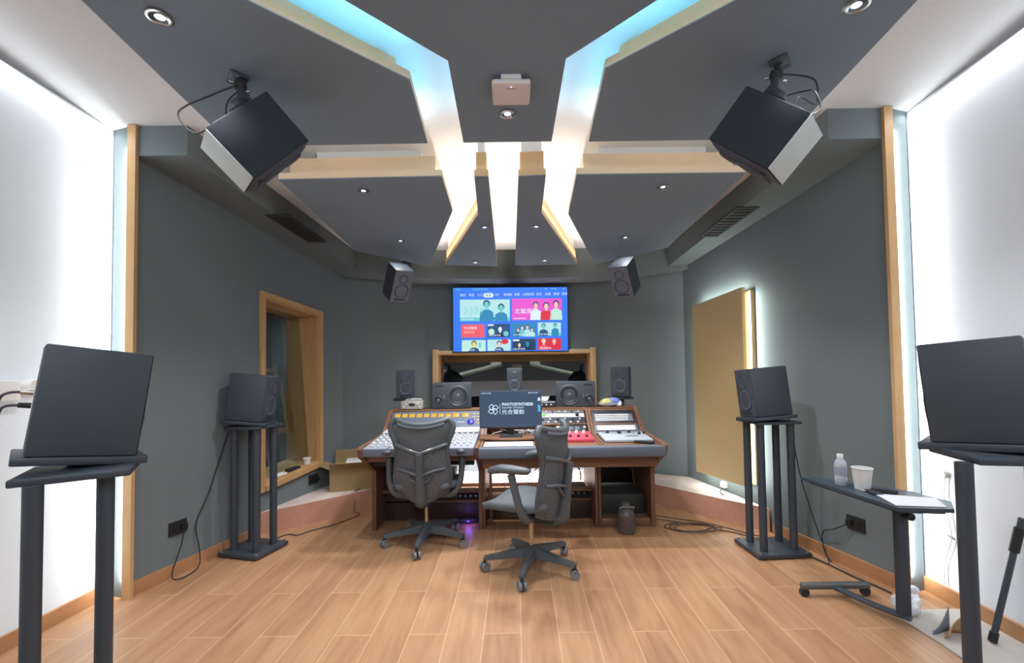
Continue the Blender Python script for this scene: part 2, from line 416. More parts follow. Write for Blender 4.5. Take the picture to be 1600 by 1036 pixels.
b = MB(); b.hexa([wp(WY0 + .012, .10, WB_(WY0 + .012) + .012), wp(WY1 - .012, .10, WB_(WY1 - .012) + .012), wp(WY1 - .012, .108, WB_(WY1 - .012) + .012), wp(WY0 + .012, .108, WB_(WY0 + .012) + .012)],
                 [wp(WY0 + .012, .21, WT_(WY0 + .012) - .012), wp(WY1 - .012, .21, WT_(WY1 - .012) - .012), wp(WY1 - .012, .218, WT_(WY1 - .012) - .012), wp(WY0 + .012, .218, WT_(WY0 + .012) - .012)])
b.build('glass_pane', GL1, wl)
# the booth beyond the left window
BOOTH = mat('booth_wall', (118, 126, 128), .9, var=.05, scale=60); BOOTHD = mat('booth_band', (150, 150, 138), .9, var=.05)
b = MB(); wbox(b, 3.1, 5.6, 0, 2.5, 1.5, 1.55); wbox(b, 3.05, 3.1, 0, 2.5, .16, 1.55); wbox(b, 5.6, 5.65, 0, 2.5, .16, 1.55); wbox(b, 3.1, 5.6, 2.5, 2.55, .16, 1.55); wbox(b, 3.1, 5.6, -.05, 0, .16, 1.55)
struct(b.build('wall_booth', BOOTH))
pq = wp(4.7, .9, 2.1); area('booth_fill', pq, (0, 0, -1), .5, .5, 9, (.85, .96, 1))  # unseen light added to keep the booth from going black

wf = thing('window_2', None, None); wf['kind'] = 'structure'
b = MB(); g = .055
for x0, x1, z0, z1 in ((FX0 - g, FX0 + .01, FZ0 - g, FZ1 + g), (FX1 - .01, FX1 + g, FZ0 - g, FZ1 + g)): b.box(((x0 + x1) / 2, FY - .03, (z0 + z1) / 2), (x1 - x0, .08, z1 - z0), bev=.004)
b.build('window_jamb', OAKZ, wf)
b = MB()
for z0, z1 in ((FZ1 - .005, FZ1 + g - .015), (FZ0 - g, FZ0 + .005)): b.box(((FX0 + FX1) / 2, FY - .025, (z0 + z1) / 2), (FX1 - FX0 - .02, .07, z1 - z0), bev=.004)
b.build('window_rail', OAK, wf)
b = MB(); b.box((FX0 + .006, FY + .12, (FZ0 + FZ1) / 2), (.012, .22, FZ1 - FZ0)); b.box((FX1 - .006, FY + .12, (FZ0 + FZ1) / 2), (.012, .22, FZ1 - FZ0)); b.box(((FX0 + FX1) / 2, FY + .12, FZ1 - .006), (FX1 - FX0, .22, .012)); b.box(((FX0 + FX1) / 2, FY + .12, FZ0 + .006), (FX1 - FX0, .22, .012)); b.build('window_lining', OAKZ, wf)
b = MB(); b.box(((FX0 + FX1) / 2, FY + .09, (FZ0 + FZ1) / 2), (FX1 - FX0, .008, FZ1 - FZ0 + .02), rot=(rad(-12), 0, 0)); b.build('glass_pane', GL2, wf)
DKROOM = mat('live_room_wall', (60, 62, 66), .9, var=.05)
b = MB(); b.box((0, 7.0, 1.3), (3.1, .1, 2.6)); b.box((-1.55, 6.2, 1.3), (.1, 1.7, 2.6)); b.box((1.55, 6.2, 1.3), (.1, 1.7, 2.6)); b.box((0, 6.2, 2.6), (3.1, 1.7, .1)); b.box((0, 6.25, -.05), (3.1, 1.6, .08))
struct(b.build('wall_live_room', DKROOM))

# ------------------------------------------------------------------ ceiling panels
def inset(poly, d):
    n = len(poly); out = []
    A = sum(poly[i][0] * poly[(i + 1) % n][1] - poly[(i + 1) % n][0] * poly[i][1] for i in range(n))
    sg = 1 if A > 0 else -1
    for i in range(n):
        p0, p1, p2 = V(poly[i - 1]), V(poly[i]), V(poly[(i + 1) % n])
        d1 = (p1 - p0).normalized(); d2 = (p2 - p1).normalized()
        n1 = V((-d1.y, d1.x)) * sg; n2 = V((-d2.y, d2.x)) * sg
        k = n1 + n2; k = k / max(.35, k.dot(n1))
        out.append(tuple(p1 + k * d))
    return out
def ceiling_panel(label, poly, T, th=.045, ins=.05, ins2=.12, wd=None):
    wd = wd or OAKP
    ct = .095 if T is T1 else .115
    cx = sum(p[0] for p in poly) / len(poly); cy = sum(p[1] for p in poly) / len(poly)
    t = thing('acoustic_ceiling_raft', label, 'ceiling panel', (cx, cy, T(cy)), group='dark ceiling panels with oak edges'); t['kind'] = 'thing'
    b = MB(); b.hexa([(x, y, T(y)) for x, y in poly], [(x, y, T(y) + .006) for x, y in poly]); b.build('underside', DARKCEIL, t, world=True)
    b = MB(); b.hexa([(x, y, T(y) + .006) for x, y in poly], [(x, y, T(y) + th) for x, y in poly]); b.build('edge_board', wd, t, world=True)
    q = inset(poly, ins); b = MB(); b.hexa([(x, y, T(y) + th) for x, y in q], [(x, y, Cz(y) - ct) for x, y in q]); b.build('core', wd, t, world=True)
    q = inset(poly, ins + ins2); b = MB(); b.hexa([(x, y, Cz(y) - ct) for x, y in q], [(x, y, Cz(y) + .01) for x, y in q]); b.build('hanger', WHITEP, t, world=True)
    return t
e1 = (.4345 / .544)
Cp = [(-1.62, .96), (-.303, 2.099), (-.305, 2.726), (.224, 2.726), (.245, 2.097), (1.55, .96)]
Lp = [(-1.70, 1.26), (-1.052, 1.779), (-.508, 2.215), (-.521, 2.728), (-1.69, 2.733)]
Rp = [(1.640, 1.235), (1.640, 2.733), (.449, 2.733), (.441, 2.159), (.939, 1.78)]
L2 = [(-1.55, 2.985), (-.476, 2.972), (-.475, 3.456), (-.878, 4.63), (-1.475, 4.204)]
R2 = [(1.512, 2.979), (1.404, 4.231), (.803, 4.645), (.411, 3.535), (.405, 2.974)]
ML = [(-.265, 2.98), (-.173, 2.982), (-.191, 4.66), (-.712, 4.60), (-.286, 3.514)]
MR = [(.024, 2.985), (.204, 2.976), (.202, 3.508), (.621, 4.64), (-.008, 4.65)]
ceiling_panel('wide dark ceiling panel over the middle, carrying the white wireless box', Cp, T1)
ceiling_panel('large dark ceiling panel above the grey-sided speaker hung over the window side', Lp, T1, ins=.08)
ceiling_panel('large dark ceiling panel above the speaker hung over the wood absorber side', Rp, T1, ins=.08)
ceiling_panel('broad lower dark ceiling panel with oak front, on the interior window side', L2, T2)
ceiling_panel('broad lower dark ceiling panel with oak front, on the wood absorber side', R2, T2)
ceiling_panel('narrow wedge ceiling panel flaring towards the interior window side', ML, T2, ins=.012, ins2=.012, wd=OAK)
ceiling_panel('narrow wedge ceiling panel flaring towards the wood absorber side', MR, T2, ins=.012, ins2=.012, wd=OAK)

# LED strips lying on the panel ledges, shining up at the white ceiling
def edge_leds(poly, T, idx, power, color, k=.024, spread=180):
    q = inset(poly, k); n = len(poly)
    for i in idx:
        a, c = q[i], q[(i + 1) % n]
        strip('led_strip', (a[0], a[1], T(a[1]) + .05), (c[0], c[1], T(c[1]) + .05), (0, 0, 1), power, color, .015, spread)
PW = 1.25
edge_leds(Cp, T1, (0, 4), 2.0, (.5, .8, 1), spread=95); edge_leds(Cp, T1, (1, 3), .7, (.2, .62, 1), spread=120); edge_leds(Cp, T1, (2,), PW * .9, COOLW)
edge_leds(Lp, T1, (0, 1), .5, (.16, .68, 1), k=.012, spread=64); edge_leds(Lp, T1, (2,), .8, (.08, .6, 1), spread=130); edge_leds(Lp, T1, (3,), 1.7, COOLW)
edge_leds(Rp, T1, (3, 4), .5, (.16, .68, 1), k=.012, spread=64); edge_leds(Rp, T1, (2,), .8, (.08, .6, 1), spread=130); edge_leds(Rp, T1, (1,), 1.7, COOLW)
CT_ = lambda y: Cz(y) - .14     # extra unseen strips added on the near cores to brighten the ceiling gap
edge_leds(Lp, CT_, (0, 1), .42, (.14, .66, 1), k=.12, spread=150); edge_leds(Rp, CT_, (3, 4), .42, (.14, .66, 1), k=.12, spread=150)
edge_leds(L2, T2, (1, 2), PW, WARMW); edge_leds(R2, T2, (2, 3), PW, WARMW)
edge_leds(ML, T2, (1, 3, 4), PW, WARMW, -.012); edge_leds(MR, T2, (1, 2, 4), PW, WARMW, -.012)
# strips washing the white walls from the ceiling joint and from behind the dark wall ends
strip('wall_wash', (-2.66, -.5, Cz(.6) - .05), (-2.53, 2.85, Cz(2.85) - .03), (-.12, 0, -1), 2.8, COOLW, .03)
strip('wall_wash', (2.42, -.5, Cz(.6) - .05), (2.42, 2.8, Cz(2.8) - .03), (.12, 0, -1), 2.8, COOLW, .03)
strip('wall_wash', (-2.425, 2.862, .1), (-2.425, 2.862, 2.8), (-1, -.62, 0), 5.5, (.94, 1, .96), .02)
strip('wall_wash', (-2.425, 2.850, .1), (-2.425, 2.850, 2.8), (-1, .6, 0), 4.5, (.97, 1, .96), .012)
strip('wall_wash', (2.335, 2.800, .1), (2.335, 2.800, 2.8), (1, -.62, 0), 5.5, (.96, 1, .98), .02)
strip('wall_wash', (2.335, 2.790, .1), (2.335, 2.790, 2.8), (1, .6, 0), 4.5, (.97, 1, .97), .012)

# ------------------------------------------------------------------ recessed downlights
LENS = emis('downlight_lens', (235, 235, 255), 3.0)
REFL = mat('downlight_reflector', (190, 190, 200), .18, metal=1, var=.05, scale=40)
def downlight(x, y, T, r, label, power, lit=True):
    t = thing('downlight', label, 'downlight', (x, y, T(y)), group='small recessed downlights')
    b = MB(); b.lathe([(r * 1.25, -.001), (r * 1.25, -.005), (r, -.007), (r * .9, -.004), (r * .9, -.001)]); b.build('trim_ring', CHROME, t)
    b = MB(); b.lathe([(r * .9, -.0045), (r * .55, -.0015), (r * .5, -.0012)], seg=16); b.build('reflector', REFL, t)
    b = MB(); b.lathe([(0, -.004), (r * .35, -.0035), (r * .5, -.0012)]); b.build('lens', LENS, t)
    l = bpy.data.lights.new('downlight_beam', 'SPOT'); l.energy = power; l.spot_size = rad(110); l.spot_blend = .7; l.shadow_soft_size = .03; l.color = (.98, .98, 1)
    o = link(bpy.data.objects.new('downlight_beam', l)); o.location = (x, y, T(y) - .02)
DP = 60
downlight(-1.449, 1.85, T1, .04, 'downlight nearest the camera, in the big panel on the window side', DP)
downlight(1.406, 1.839, T1, .04, 'downlight nearest the camera, in the big panel on the absorber side', DP)
downlight(-.034, 2.474, T1, .036, 'downlight just beyond the white wireless box', DP)
downlight(-1.043, 3.138, T2, .032, 'downlight nearer the oak front of the broad panel, window side', DP)
downlight(-1.003, 3.988, T2, .03, 'downlight farther from the oak front of the broad panel, window side', 9)
downlight(-.253, 3.742, T2, .03, 'downlight midway along the wedge panel on the window side', DP * 1.2)
downlight(-.401, 4.541, T2, .03, 'downlight at the far wide end of the wedge panel, window side', DP * .7)
downlight(.171, 3.744, T2, .03, 'downlight midway along the wedge panel on the absorber side', DP * 1.2)
downlight(.284, 4.515, T2, .03, 'downlight at the far wide end of the wedge panel, absorber side', DP * .7)
downlight(1.022, 3.143, T2, .032, 'downlight nearer the oak front of the broad panel, absorber side', DP)
downlight(.957, 3.986, T2, .03, 'downlight farther from the oak front of the broad panel, absorber side', 9)

# wireless access box
t = thing('wireless_access_point', 'white rounded wireless box fixed under the middle ceiling panel', 'access point', (-.012, 2.265, T1(2.265)), (rad(-7.4), 0, rad(1)))
b = MB(); b.box((0, -.02, -.012), (.10, .13, .024), bev=.006); b.build('mounting_plate', WHITEPL, t)
b = MB(); b.box((0, 0, -.036), (.19, .165, .028), bev=.013, seg=4); b.build('housing', mat('ap_shell', (226, 217, 214), .45, var=.02), t)
b = MB(); b.cyl((0, -.055, -.0505), (0, -.055, -.049), .004); b.build('status_light', emis('ap_led', (150, 170, 255), 3), t)
b = MB(); b.box((0, -.043, -.0503), (.05, .004, .0006)); b.build('logo_line', mat('ap_logo', (150, 140, 140), .5), t)

# air vents in the soffits
def vent(label, pts):
    c = sum((V(p) for p in pts), V()) / 4; t = thing('air_vent', label, 'vent', c)
    P_ = [V(p) for p in pts]; up = V((0, 0, -.008))
    b = MB(); b.hexa([p + up * .2 for p in P_], [p + V((0, 0, .004)) for p in P_]); b.build('backing', BLACKM, t, world=True)
    b = MB(); m_ = .1
    def lerp(u, v): return (P_[0] * (1 - u) + P_[1] * u) * (1 - v) + (P_[3] * (1 - u) + P_[2] * u) * v
    for u0_, u1_, v0, v1 in ((0, 1, 0, .05), (0, 1, .95, 1), (0, .12, .05, .95), (.88, 1, .05, .95)):
        q = [lerp(u0_, v0), lerp(u1_, v0), lerp(u1_, v1), lerp(u0_, v1)]; b.hexa([p + up for p in q], [p + up * .1 for p in q])
    b.build('frame', mat('vent_frame', (52, 55, 56), .7), t, world=True)
    b = MB()
    for i in range(9):
        v0 = .07 + i * .098; q = [lerp(.12, v0), lerp(.88, v0), lerp(.88, v0 + .05), lerp(.12, v0 + .05)]
        b.hexa([p + up * .9 for p in q], [p + up * .3 for p in q])
    b.build('slats', mat('vent_slat', (40, 42, 44), .7), t, world=True)
vent('dark air vent in the soffit above the interior window wall', [(x, y, Sz(y)) for x, y in ((-1.985, 3.62), (-1.80, 3.62), (-1.70, 4.12), (-1.87, 4.12))])
vent('dark air vent in the soffit above the wood absorber wall', [(x, y, Sz(y)) for x, y in ((1.75, 3.60), (1.93, 3.60), (1.82, 4.12), (1.655, 4.12))])

# ------------------------------------------------------------------ loudspeakers
def Mrot(yaw, pitch, roll): return Matrix.Rotation(rad(yaw), 3, 'Z') @ Matrix.Rotation(rad(pitch), 3, 'X') @ Matrix.Rotation(rad(roll), 3, 'Y')
FRONT = Matrix.Rotation(rad(-90), 3, 'X')    # lathe axis +Z -> +Y
def driver(t, name, x, y, z, r, dome, conem=None, mats=None):
    b = MB(); b.lathe([(r * 1.18, 0), (r * 1.18, .004), (r * 1.08, .007), (r, .004)], (x, y, z), FRONT); fr = b.build(name, BLACK2, t)
    b = MB(); b.lathe([(r, .004), (r * .9, .006), (r * .82, .003), (r * .3, -.012 if r > .03 else -.004)], (x, y, z), FRONT); b.build('cone', conem or CONE, fr)
    b = MB(); b.lathe([(0, .002), (r * dome * .6, -.001), (r * dome, -.009 if r > .03 else -.004)], (x, y, z), FRONT); b.build('dust_cap', CONEL, fr)
def speaker(label, center, ypr, W, D, H, bulge=.02, baffle=BAFFLE, cat='speaker', group=None, cabinet=BLACK, rear=True, pale=False):
    M = Mrot(*ypr); base = V(center) + M @ V((0, 0, -H / 2))
    t = thing('studio_monitor_speaker', label, cat, base, M, group)
    b = MB(); b.box((0, -bulge / 2, H / 2), (W, D - bulge, H), bev=.006); b.build('cabinet', cabinet, t)
    if pale:
        b = MB(); b.box((0, -bulge / 2, -.002), (W * .985, D - bulge - .01, .006), bev=.002); b.build('pale_base_panel', mat('pale_panel', (198, 208, 206), .6, var=.05, scale=12), t)['label'] = 'pale grey underside panel'
    # bulged front moulding
    b = MB(); yf = D / 2 - bulge
    def fn(u, v):
        x = (u - .5) * W * .985; z = H / 2 + (v - .5) * H * .985
        k = (1 - abs(2 * u - 1) ** 3.5) * (1 - abs(2 * v - 1) ** 3.5)
        return (x, yf + .0005 + bulge * k ** .5, z)
    b.grid(fn, 12, 16); b.build('front_baffle', baffle, t, angle=60)
    yd = D / 2 - .004
    driver(t, 'woofer', 0, yd, H * .36, W * .33, .35); driver(t, 'tweeter', 0, yd, H * .74, W * .2, .45)
    b = MB(); b.box((0, yd, H * .09), (W * .6, .01, H * .055), bev=.004); b.build('bass_port', BLACKM, t)
    b = MB(); b.box((0, yd + .004, H * .555), (.012, .003, .006)); b.build('badge', emis('speaker_badge', (140, 150, 200), .6), t)
    if rear:
        b = MB(); b.box((0, -D / 2 - .004, H * .45), (W * .7, .012, H * .6), bev=.003); b.build('rear_panel', BLACKM, t)
        b = MB()
        for k in range(7): b.box((-W * .24 + k * W * .08, -D / 2 - .014, H * .62), (.006, .02, H * .22))
        b.build('heat_sink', BLACKM, t)
    return t
SW, SD, SH = .228, .280, .344
speaker('dark loudspeaker tilted down from the ceiling near the interior window side', (-1.244, 2.199, 2.475), (-50.2, -43.6, .7), SW, SD, SH, cabinet=mat('hung_cabinet', (50, 56, 63), .9, spec=.2, var=.06, scale=150, bump=.1), pale=True)
speaker('dark loudspeaker tilted down from the ceiling above the wood absorber side', (1.170, 2.140, 2.445), (49.6, -47.6, 3.9), SW, SD, SH, cabinet=MATS['hung_cabinet'], pale=True)
speaker('large black loudspeaker close to the camera on the two-post stand with cables in its back', (-1.523, 1.65, 1.289), (-43, -7.5, 0), .24, .285, .361, .006, rear=False)
speaker('large black loudspeaker close to the camera beside the small side table', (1.687, 1.701, 1.28), (41, -4.8, 0), .24, .275, .361, .006, rear=False)
speaker('dark loudspeaker on the four-post stand in front of the interior window', (-2.034, 3.557, 1.168), (-86.3, -6, -2.3), .225, .273, .348, .006)
speaker('dark loudspeaker on the four-post stand in front of the wood absorber', (1.804, 3.409, 1.168), (92.7, -4.1, 4.4), .225, .273, .348, .006)
speaker('small dark loudspeaker fixed high on the front bulkhead, window side of the television', (-1.064, 4.133, 2.146), (-140.3, -32.5, 2.5), .174, .2, .306, .006, BAFFLE2)
speaker('small dark loudspeaker fixed high on the front bulkhead, absorber side of the television', (.972, 4.114, 2.159), (142.8, -35.1, -2.6), .18, .205, .302, .006, BAFFLE2)
speaker('slim dark speaker standing behind the silver box, window side', (-1.165, 4.80, 1.205), (180 + 14, 0, 0), .185, .21, .285, .006, BLACK, rear=False)
speaker('slim dark speaker standing behind the bag of papers, absorber side', (1.075, 4.80, 1.20), (180 - 20, 0, 0), .185, .21, .30, .006, BLACK, rear=False)
speaker('slim upright dark speaker behind the middle of the desk, under the window', (-.03, 4.62, 1.225), (180, 0, 0), .15, .18, .262, .006, BLACK, rear=False)

# horizontal two-way monitors on the desk top
def wide_speaker(label, x, y, z, yaw, flip):
    W, D, H = .385, .26, .25; t = thing('wide_monitor_speaker', label, 'speaker', (x, y, z), (0, 0, rad(yaw)))
    b = MB(); b.box((0, 0, H / 2 + .012), (W, D, H), bev=.008); b.build('cabinet', BLACK, t)
    yd = -D / 2 - .004; BK = Matrix.Rotation(rad(90), 3, 'X')
    def dr(nm, dx, dz, r, ring):
        b = MB(); b.lathe([(r * 1.16, 0), (r * 1.16, .005), (r * 1.06, .009), (r, .006)], (dx, yd + .004, dz), BK); f = b.build(nm, mat('driver_ring', (84, 88, 96), .4, metal=.3), t)
        b = MB(); b.lathe([(r, .006), (r * .9, .009), (r * .82, .006), (r * .36, -.012)], (dx, yd + .004, dz), BK); b.build('cone', mat('dark_cone', (44, 46, 54), .35, var=.08, scale=90), f)
        b = MB(); b.lathe([(0, .004), (r * .2, .002), (r * .38, -.01)], (dx, yd + .004, dz), BK); b.build('dust_cap', CONE if ring else CONEL, f)
    s = -1 if flip else 1
    dr('woofer', .06 * s, H / 2 + .012, .088, True); dr('tweeter', -.13 * s, H * .4, .034, False)
    b = MB()
    for z_ in (.035, H - .012): b.box((-.12 * s, yd + .002, z_), (.08, .008, .012), bev=.003)
    b.build('bass_slots', BLACKM, t)
    b = MB(); b.box((-.075 * s, yd + .002, H * .52), (.004, .004, .04)); b.build('level_strip', mat('pale_mark', (150, 152, 160), .5), t)
    b = MB()
    for sx in (-1, 1):
        for sy in (-1, 1): b.cyl((sx * W * .4, sy * D * .35, 0), (sx * W * .4, sy * D * .35, .013), .016, seg=12)
    b.build('feet', RUBBER, t)
wide_speaker('wide black monitor speaker lying on the desk top, next to the silver box', -.66, 4.66, .955, 6, False)
wide_speaker('wide black monitor speaker lying on the desk top, next to the bag of papers', .58, 4.66, .950, -6, True)

# ------------------------------------------------------------------ speaker stands
def bracket(label, top, spk, ang):
    t = thing('ceiling_bracket', label, 'bracket', top); top = V(top); spk = V(spk); mid = (top + spk) / 2 + V((0, 0, .02))
    b = MB(); b.box(top + V((0, 0, -.006)), (.11, .08, .012), rot=(rad(-7.4), 0, rad(ang)), bev=.004); b.build('ceiling_plate', BLACK2, t, world=True)
    b = MB(); b.tube([top + V((0, 0, -.01)), mid, spk], [.017, .02, .017], seg=12); b.build('arm', BLACK2, t, world=True)
    b = MB(); b.ball(mid, .03); b.build('ball_joint', BLACKM, t, world=True); b = MB(); b.ball(spk, .026); b.build('ball_joint', BLACKM, t, world=True)
    b = MB()
    for k in range(5):
        a = k * 1.25; c = mid + V((cos(a) * .03, sin(a) * .03, (k - 2) * .012)); b.cyl(c, c + V((cos(a) * .018, sin(a) * .018, .0)), .006, seg=8)
    b.build('bolts', CHROME, t, world=True)
    b = MB(); b.box(spk, (.03, .07, .09), rot=Mrot(ang, -40, 0), bev=.004); b.build('speaker_plate', BLACK2, t, world=True)
MLh = Mrot(-50.2, -43.6, .7); MRh = Mrot(49.6, -47.6, 3.9)
cL, cR = V((-1.244, 2.199, 2.475)), V((1.170, 2.140, 2.445))
bL = cL + MLh @ V((0, -SD / 2 - .03, .09)); bR = cR + MRh @ V((0, -SD / 2 - .03, .09))
bracket('black ceiling bracket holding the hung speaker on the window side', (-1.335, 2.19, T1(2.19)), bL, -50)
bracket('black ceiling bracket holding the hung speaker on the absorber side', (1.262, 2.14, T1(2.14)), bR, 50)
def cable(label, pts, r=.004, m=CABLE, name='cable', group=None):
    b = MB(); b.tube(pts, r, seg=7, smooth=6); o = b.build(name, m); return tag(o, label, 'cable', group)
q = cL + MLh @ V((0, -SD / 2 - .02, -.03)); q2 = cL + MLh @ V((.05, -SD / 2 - .02, .0))
cable('thin black cable looping from the hung speaker on the window side', [bL + V((0, 0, .1)), bL + V((-.10, -.05, .02)), q + V((-.2, -.02, .02)), q + V((-.14, 0, -.07)), q + V((-.05, 0, -.03)), q])
cable('short black cable hanging close to the window side bracket', [bL + V((0, 0, .08)), bL + V((-.06, -.02, .0)), bL + V((-.08, 0, -.07)), q2], .0035)
q = cR + MRh @ V((0, -SD / 2 - .02, -.03)); q2 = cR + MRh @ V((.02, -SD / 2 - .02, -.10))
cable('long black cable arching from the hung speaker on the absorber side', [bR + V((0, 0, .1)), bR + V((.10, 0, .10)), bR + V((.2, 0, .07)), bR + V((.2, 0, -.04)), q + V((.03, 0, .05)), q])
cable('thin black cable dropping behind the hung speaker on the absorber side', [bR + V((.06, 0, -.0)), bR + V((.14, 0, .02)), q2 + V((.03, -.01, .1)), q2 + V((.05, -.01, .02)), q2], .0035)

def four_post_stand(label, x, y, yaw, spk_base, spk_rot, W=.36, D=.33):
    t = thing('speaker_stand', label, 'speaker stand', (x, y, 0), (0, 0, rad(yaw)))
    b = MB(); b.box((0, 0, .022), (W, D, .028), bev=.004); b.build('base_plate', BLACK2, t)
    for sx in (-1, 1):
        for sy in (-1, 1):
            b = MB(); b.cyl((sx * W * .29, sy * D * .26, .034), (sx * W * .29, sy * D * .26, .94), .0265, seg=24); b.build('column', BLACK2, t)
            b = MB(); b.cyl((sx * W * .44, sy * D * .44, 0), (sx * W * .44, sy * D * .44, .05), .008, seg=10); b.build('floor_spike', CHROME, t)
    b = MB(); b.box((0, 0, .948), (W * .86, D * .86, .02), bev=.004); b.build('top_plate', BLACK2, t)
    M = Mrot(*spk_rot)
    b = MB(); b.box(V(spk_base) + M @ V((0, 0, -.013)), (.25, .32, .024), rot=M, bev=.004); b.build('tilt_plate', BLACK2, t, world=True)
    b = MB(); p = V(spk_base) + M @ V((0, 0, -.02)); b.cyl((p.x, p.y, .95), p, .03, seg=14); b.build('tilt_pivot', BLACKM, t, world=True)
    return t
def sbase(c, ypr, H): return V(c) + Mrot(*ypr) @ V((0, 0, -H / 2))
four_post_stand('black four-post speaker stand in front of the interior window', -2.025, 3.555, -14, sbase((-2.034, 3.557, 1.166), (-86.3, -6, -2.3), .348), (-86.3, -6, -2.3), .345, .32)
four_post_stand('black four-post speaker stand in front of the wood absorber', 1.852, 3.435, 4, sbase((1.804, 3.409, 1.166), (92.7, -4.1, 4.4), .348), (92.7, -4.1, 4.4), .39, .33)
def two_post_stand(label, posts, spk_base, spk_rot, low, lows, lowyaw):
    x = sum(p[0] for p in posts) / 2; y = sum(p[1] for p in posts) / 2
    t = thing('tall_speaker_stand', label, 'speaker stand', (x, y, 0))
    b = MB(); b.box((x, y, .02), (.34, .46, .028), bev=.004); b.build('base_plate', BLACK2, t, world=True)
    for px, py in posts:
        b = MB(); b.cyl((px, py, .03), (px, py, low[2] - .01), .0245, seg=24); b.build('column', BLACK2, t, world=True)
    b = MB(); b.box(low, lows, rot=(0, 0, rad(lowyaw)), bev=.005); b.build('lower_plate', BLACK2, t, world=True)
    M = Mrot(*spk_rot); c = V(spk_base) + M @ V((0, 0, -.015))
    b = MB(); b.box(c, (.25, .34, .027), rot=M, bev=.005); b.build('tilt_plate', BLACK2, t, world=True)
    b = MB(); b.cyl((c.x, c.y, low[2]), c, .035, seg=14); b.build('tilt_pivot', BLACKM, t, world=True)
two_post_stand('black two-post stand carrying the near speaker with cables in its back', [(-1.485, 1.42), (-1.405, 1.58)], sbase((-1.523, 1.65, 1.289), (-43, -7.5, 0), .361), (-43, -7.5, 0), (-1.475, 1.565, 1.058), (.29, .24, .024), 32)
two_post_stand('black two-post stand carrying the near speaker beside the side table', [(1.49, 1.555), (1.72, 1.55)], sbase((1.687, 1.701, 1.28), (41, -4.8, 0), .361), (41, -4.8, 0), (1.69, 1.60, 1.058), (.34, .24, .024), -10)
def simple_stand(label, x, y, top, z0=.19):
    t = thing('slim_speaker_stand', label, 'speaker stand', (x, y, z0))
    b = MB(); b.box((0, 0, .012), (.28, .26, .024), bev=.004); b.build('base_plate', BLACK2, t)
    b = MB(); b.box((0, 0, (top - z0) / 2), (.06, .06, top - z0 - .03), bev=.01); b.build('column', BLACK2, t)
    b = MB(); b.box((0, 0, top - z0 - .014), (.22, .22, .024), bev=.004); b.build('top_plate', BLACK2, t)
simple_stand('slim stand under the dark speaker behind the silver box', -1.165, 4.83, 1.06)
simple_stand('slim stand under the dark speaker behind the bag of papers', 1.075, 4.83, 1.045)
t = thing('speaker_riser', 'small black riser under the slim middle speaker', 'riser', (-.03, 4.62, .964))
b = MB(); b.box((0, 0, .008), (.15, .11, .014), bev=.003); b.build('base_plate', BLACK2, t)
b = MB(); b.box((0, 0, .066), (.04, .04, .105), bev=.004); b.build('post', BLACK2, t)
b = MB(); b.box((0, 0, .122), (.14, .11, .012), bev=.003); b.build('top_plate', BLACK2, t)
def wall_arm(label, a, c):
    t = thing('speaker_wall_arm', label, 'bracket', a); b = MB(); b.tube([a, (V(a) + V(c)) / 2 + V((0, 0, .02)), c], .018, seg=10); b.build('arm', BLACK2, t, world=True)
    b = MB(); b.box(a, (.09, .02, .09), bev=.004); b.build('mounting_plate', BLACK2, t, world=True)
for sx, c, yp, lab in ((-1, (-1.064, 4.133, 2.146), (-140.3, -32.5, 2.5), 'window'), (1, (.972, 4.114, 2.159), (142.8, -35.1, -2.6), 'absorber')):
    e = V(c) + Mrot(*yp) @ V((0, -.12, .02)); wall_arm('short black arm behind the high front speaker on the %s side' % lab, (e.x * 1.02, 4.80, 2.45), e)

# cables into the back of the near speaker
MN = Mrot(-43, -7.5, 0); cN = V((-1.523, 1.65, 1.289))
for k, (dz, lab) in enumerate(((.02, 'upper'), (-.022, 'lower'))):
    p = cN + MN @ V((.08, -.135 - .012, dz)); back = MN @ V((0, -1, 0))
    t = thing('speaker_cable', '%s of the two plugged cables in the back of the near speaker' % lab, 'cable', p)
    b = MB(); b.cyl(p, p + back * .03, .009, .008, seg=12); b.build('plug', CHROME if k == 0 else BLACKM, t, world=True)
    b = MB(); e = p + back * .028
    L_ = lambda x, y, z: e + V((x, y, z))
    b.tube([e, L_(-.03, -.01, -.002), L_(-.058 + .008 * k, -.01, -.02), L_(-.075 + .012 * k, -.01, -.08), L_(-.085 + .012 * k, 0, -.22), L_(-.10 + .012 * k, 0, -.6), (e.x - .10 + .02 * k, e.y, .06), (e.x - .06, e.y + .05, .008), (e.x + .05, e.y + .1, .008)], .0042, seg=8, smooth=6); b.build('wire', mat('cable_violet_grey', (70, 66, 84), .5), t, world=True)

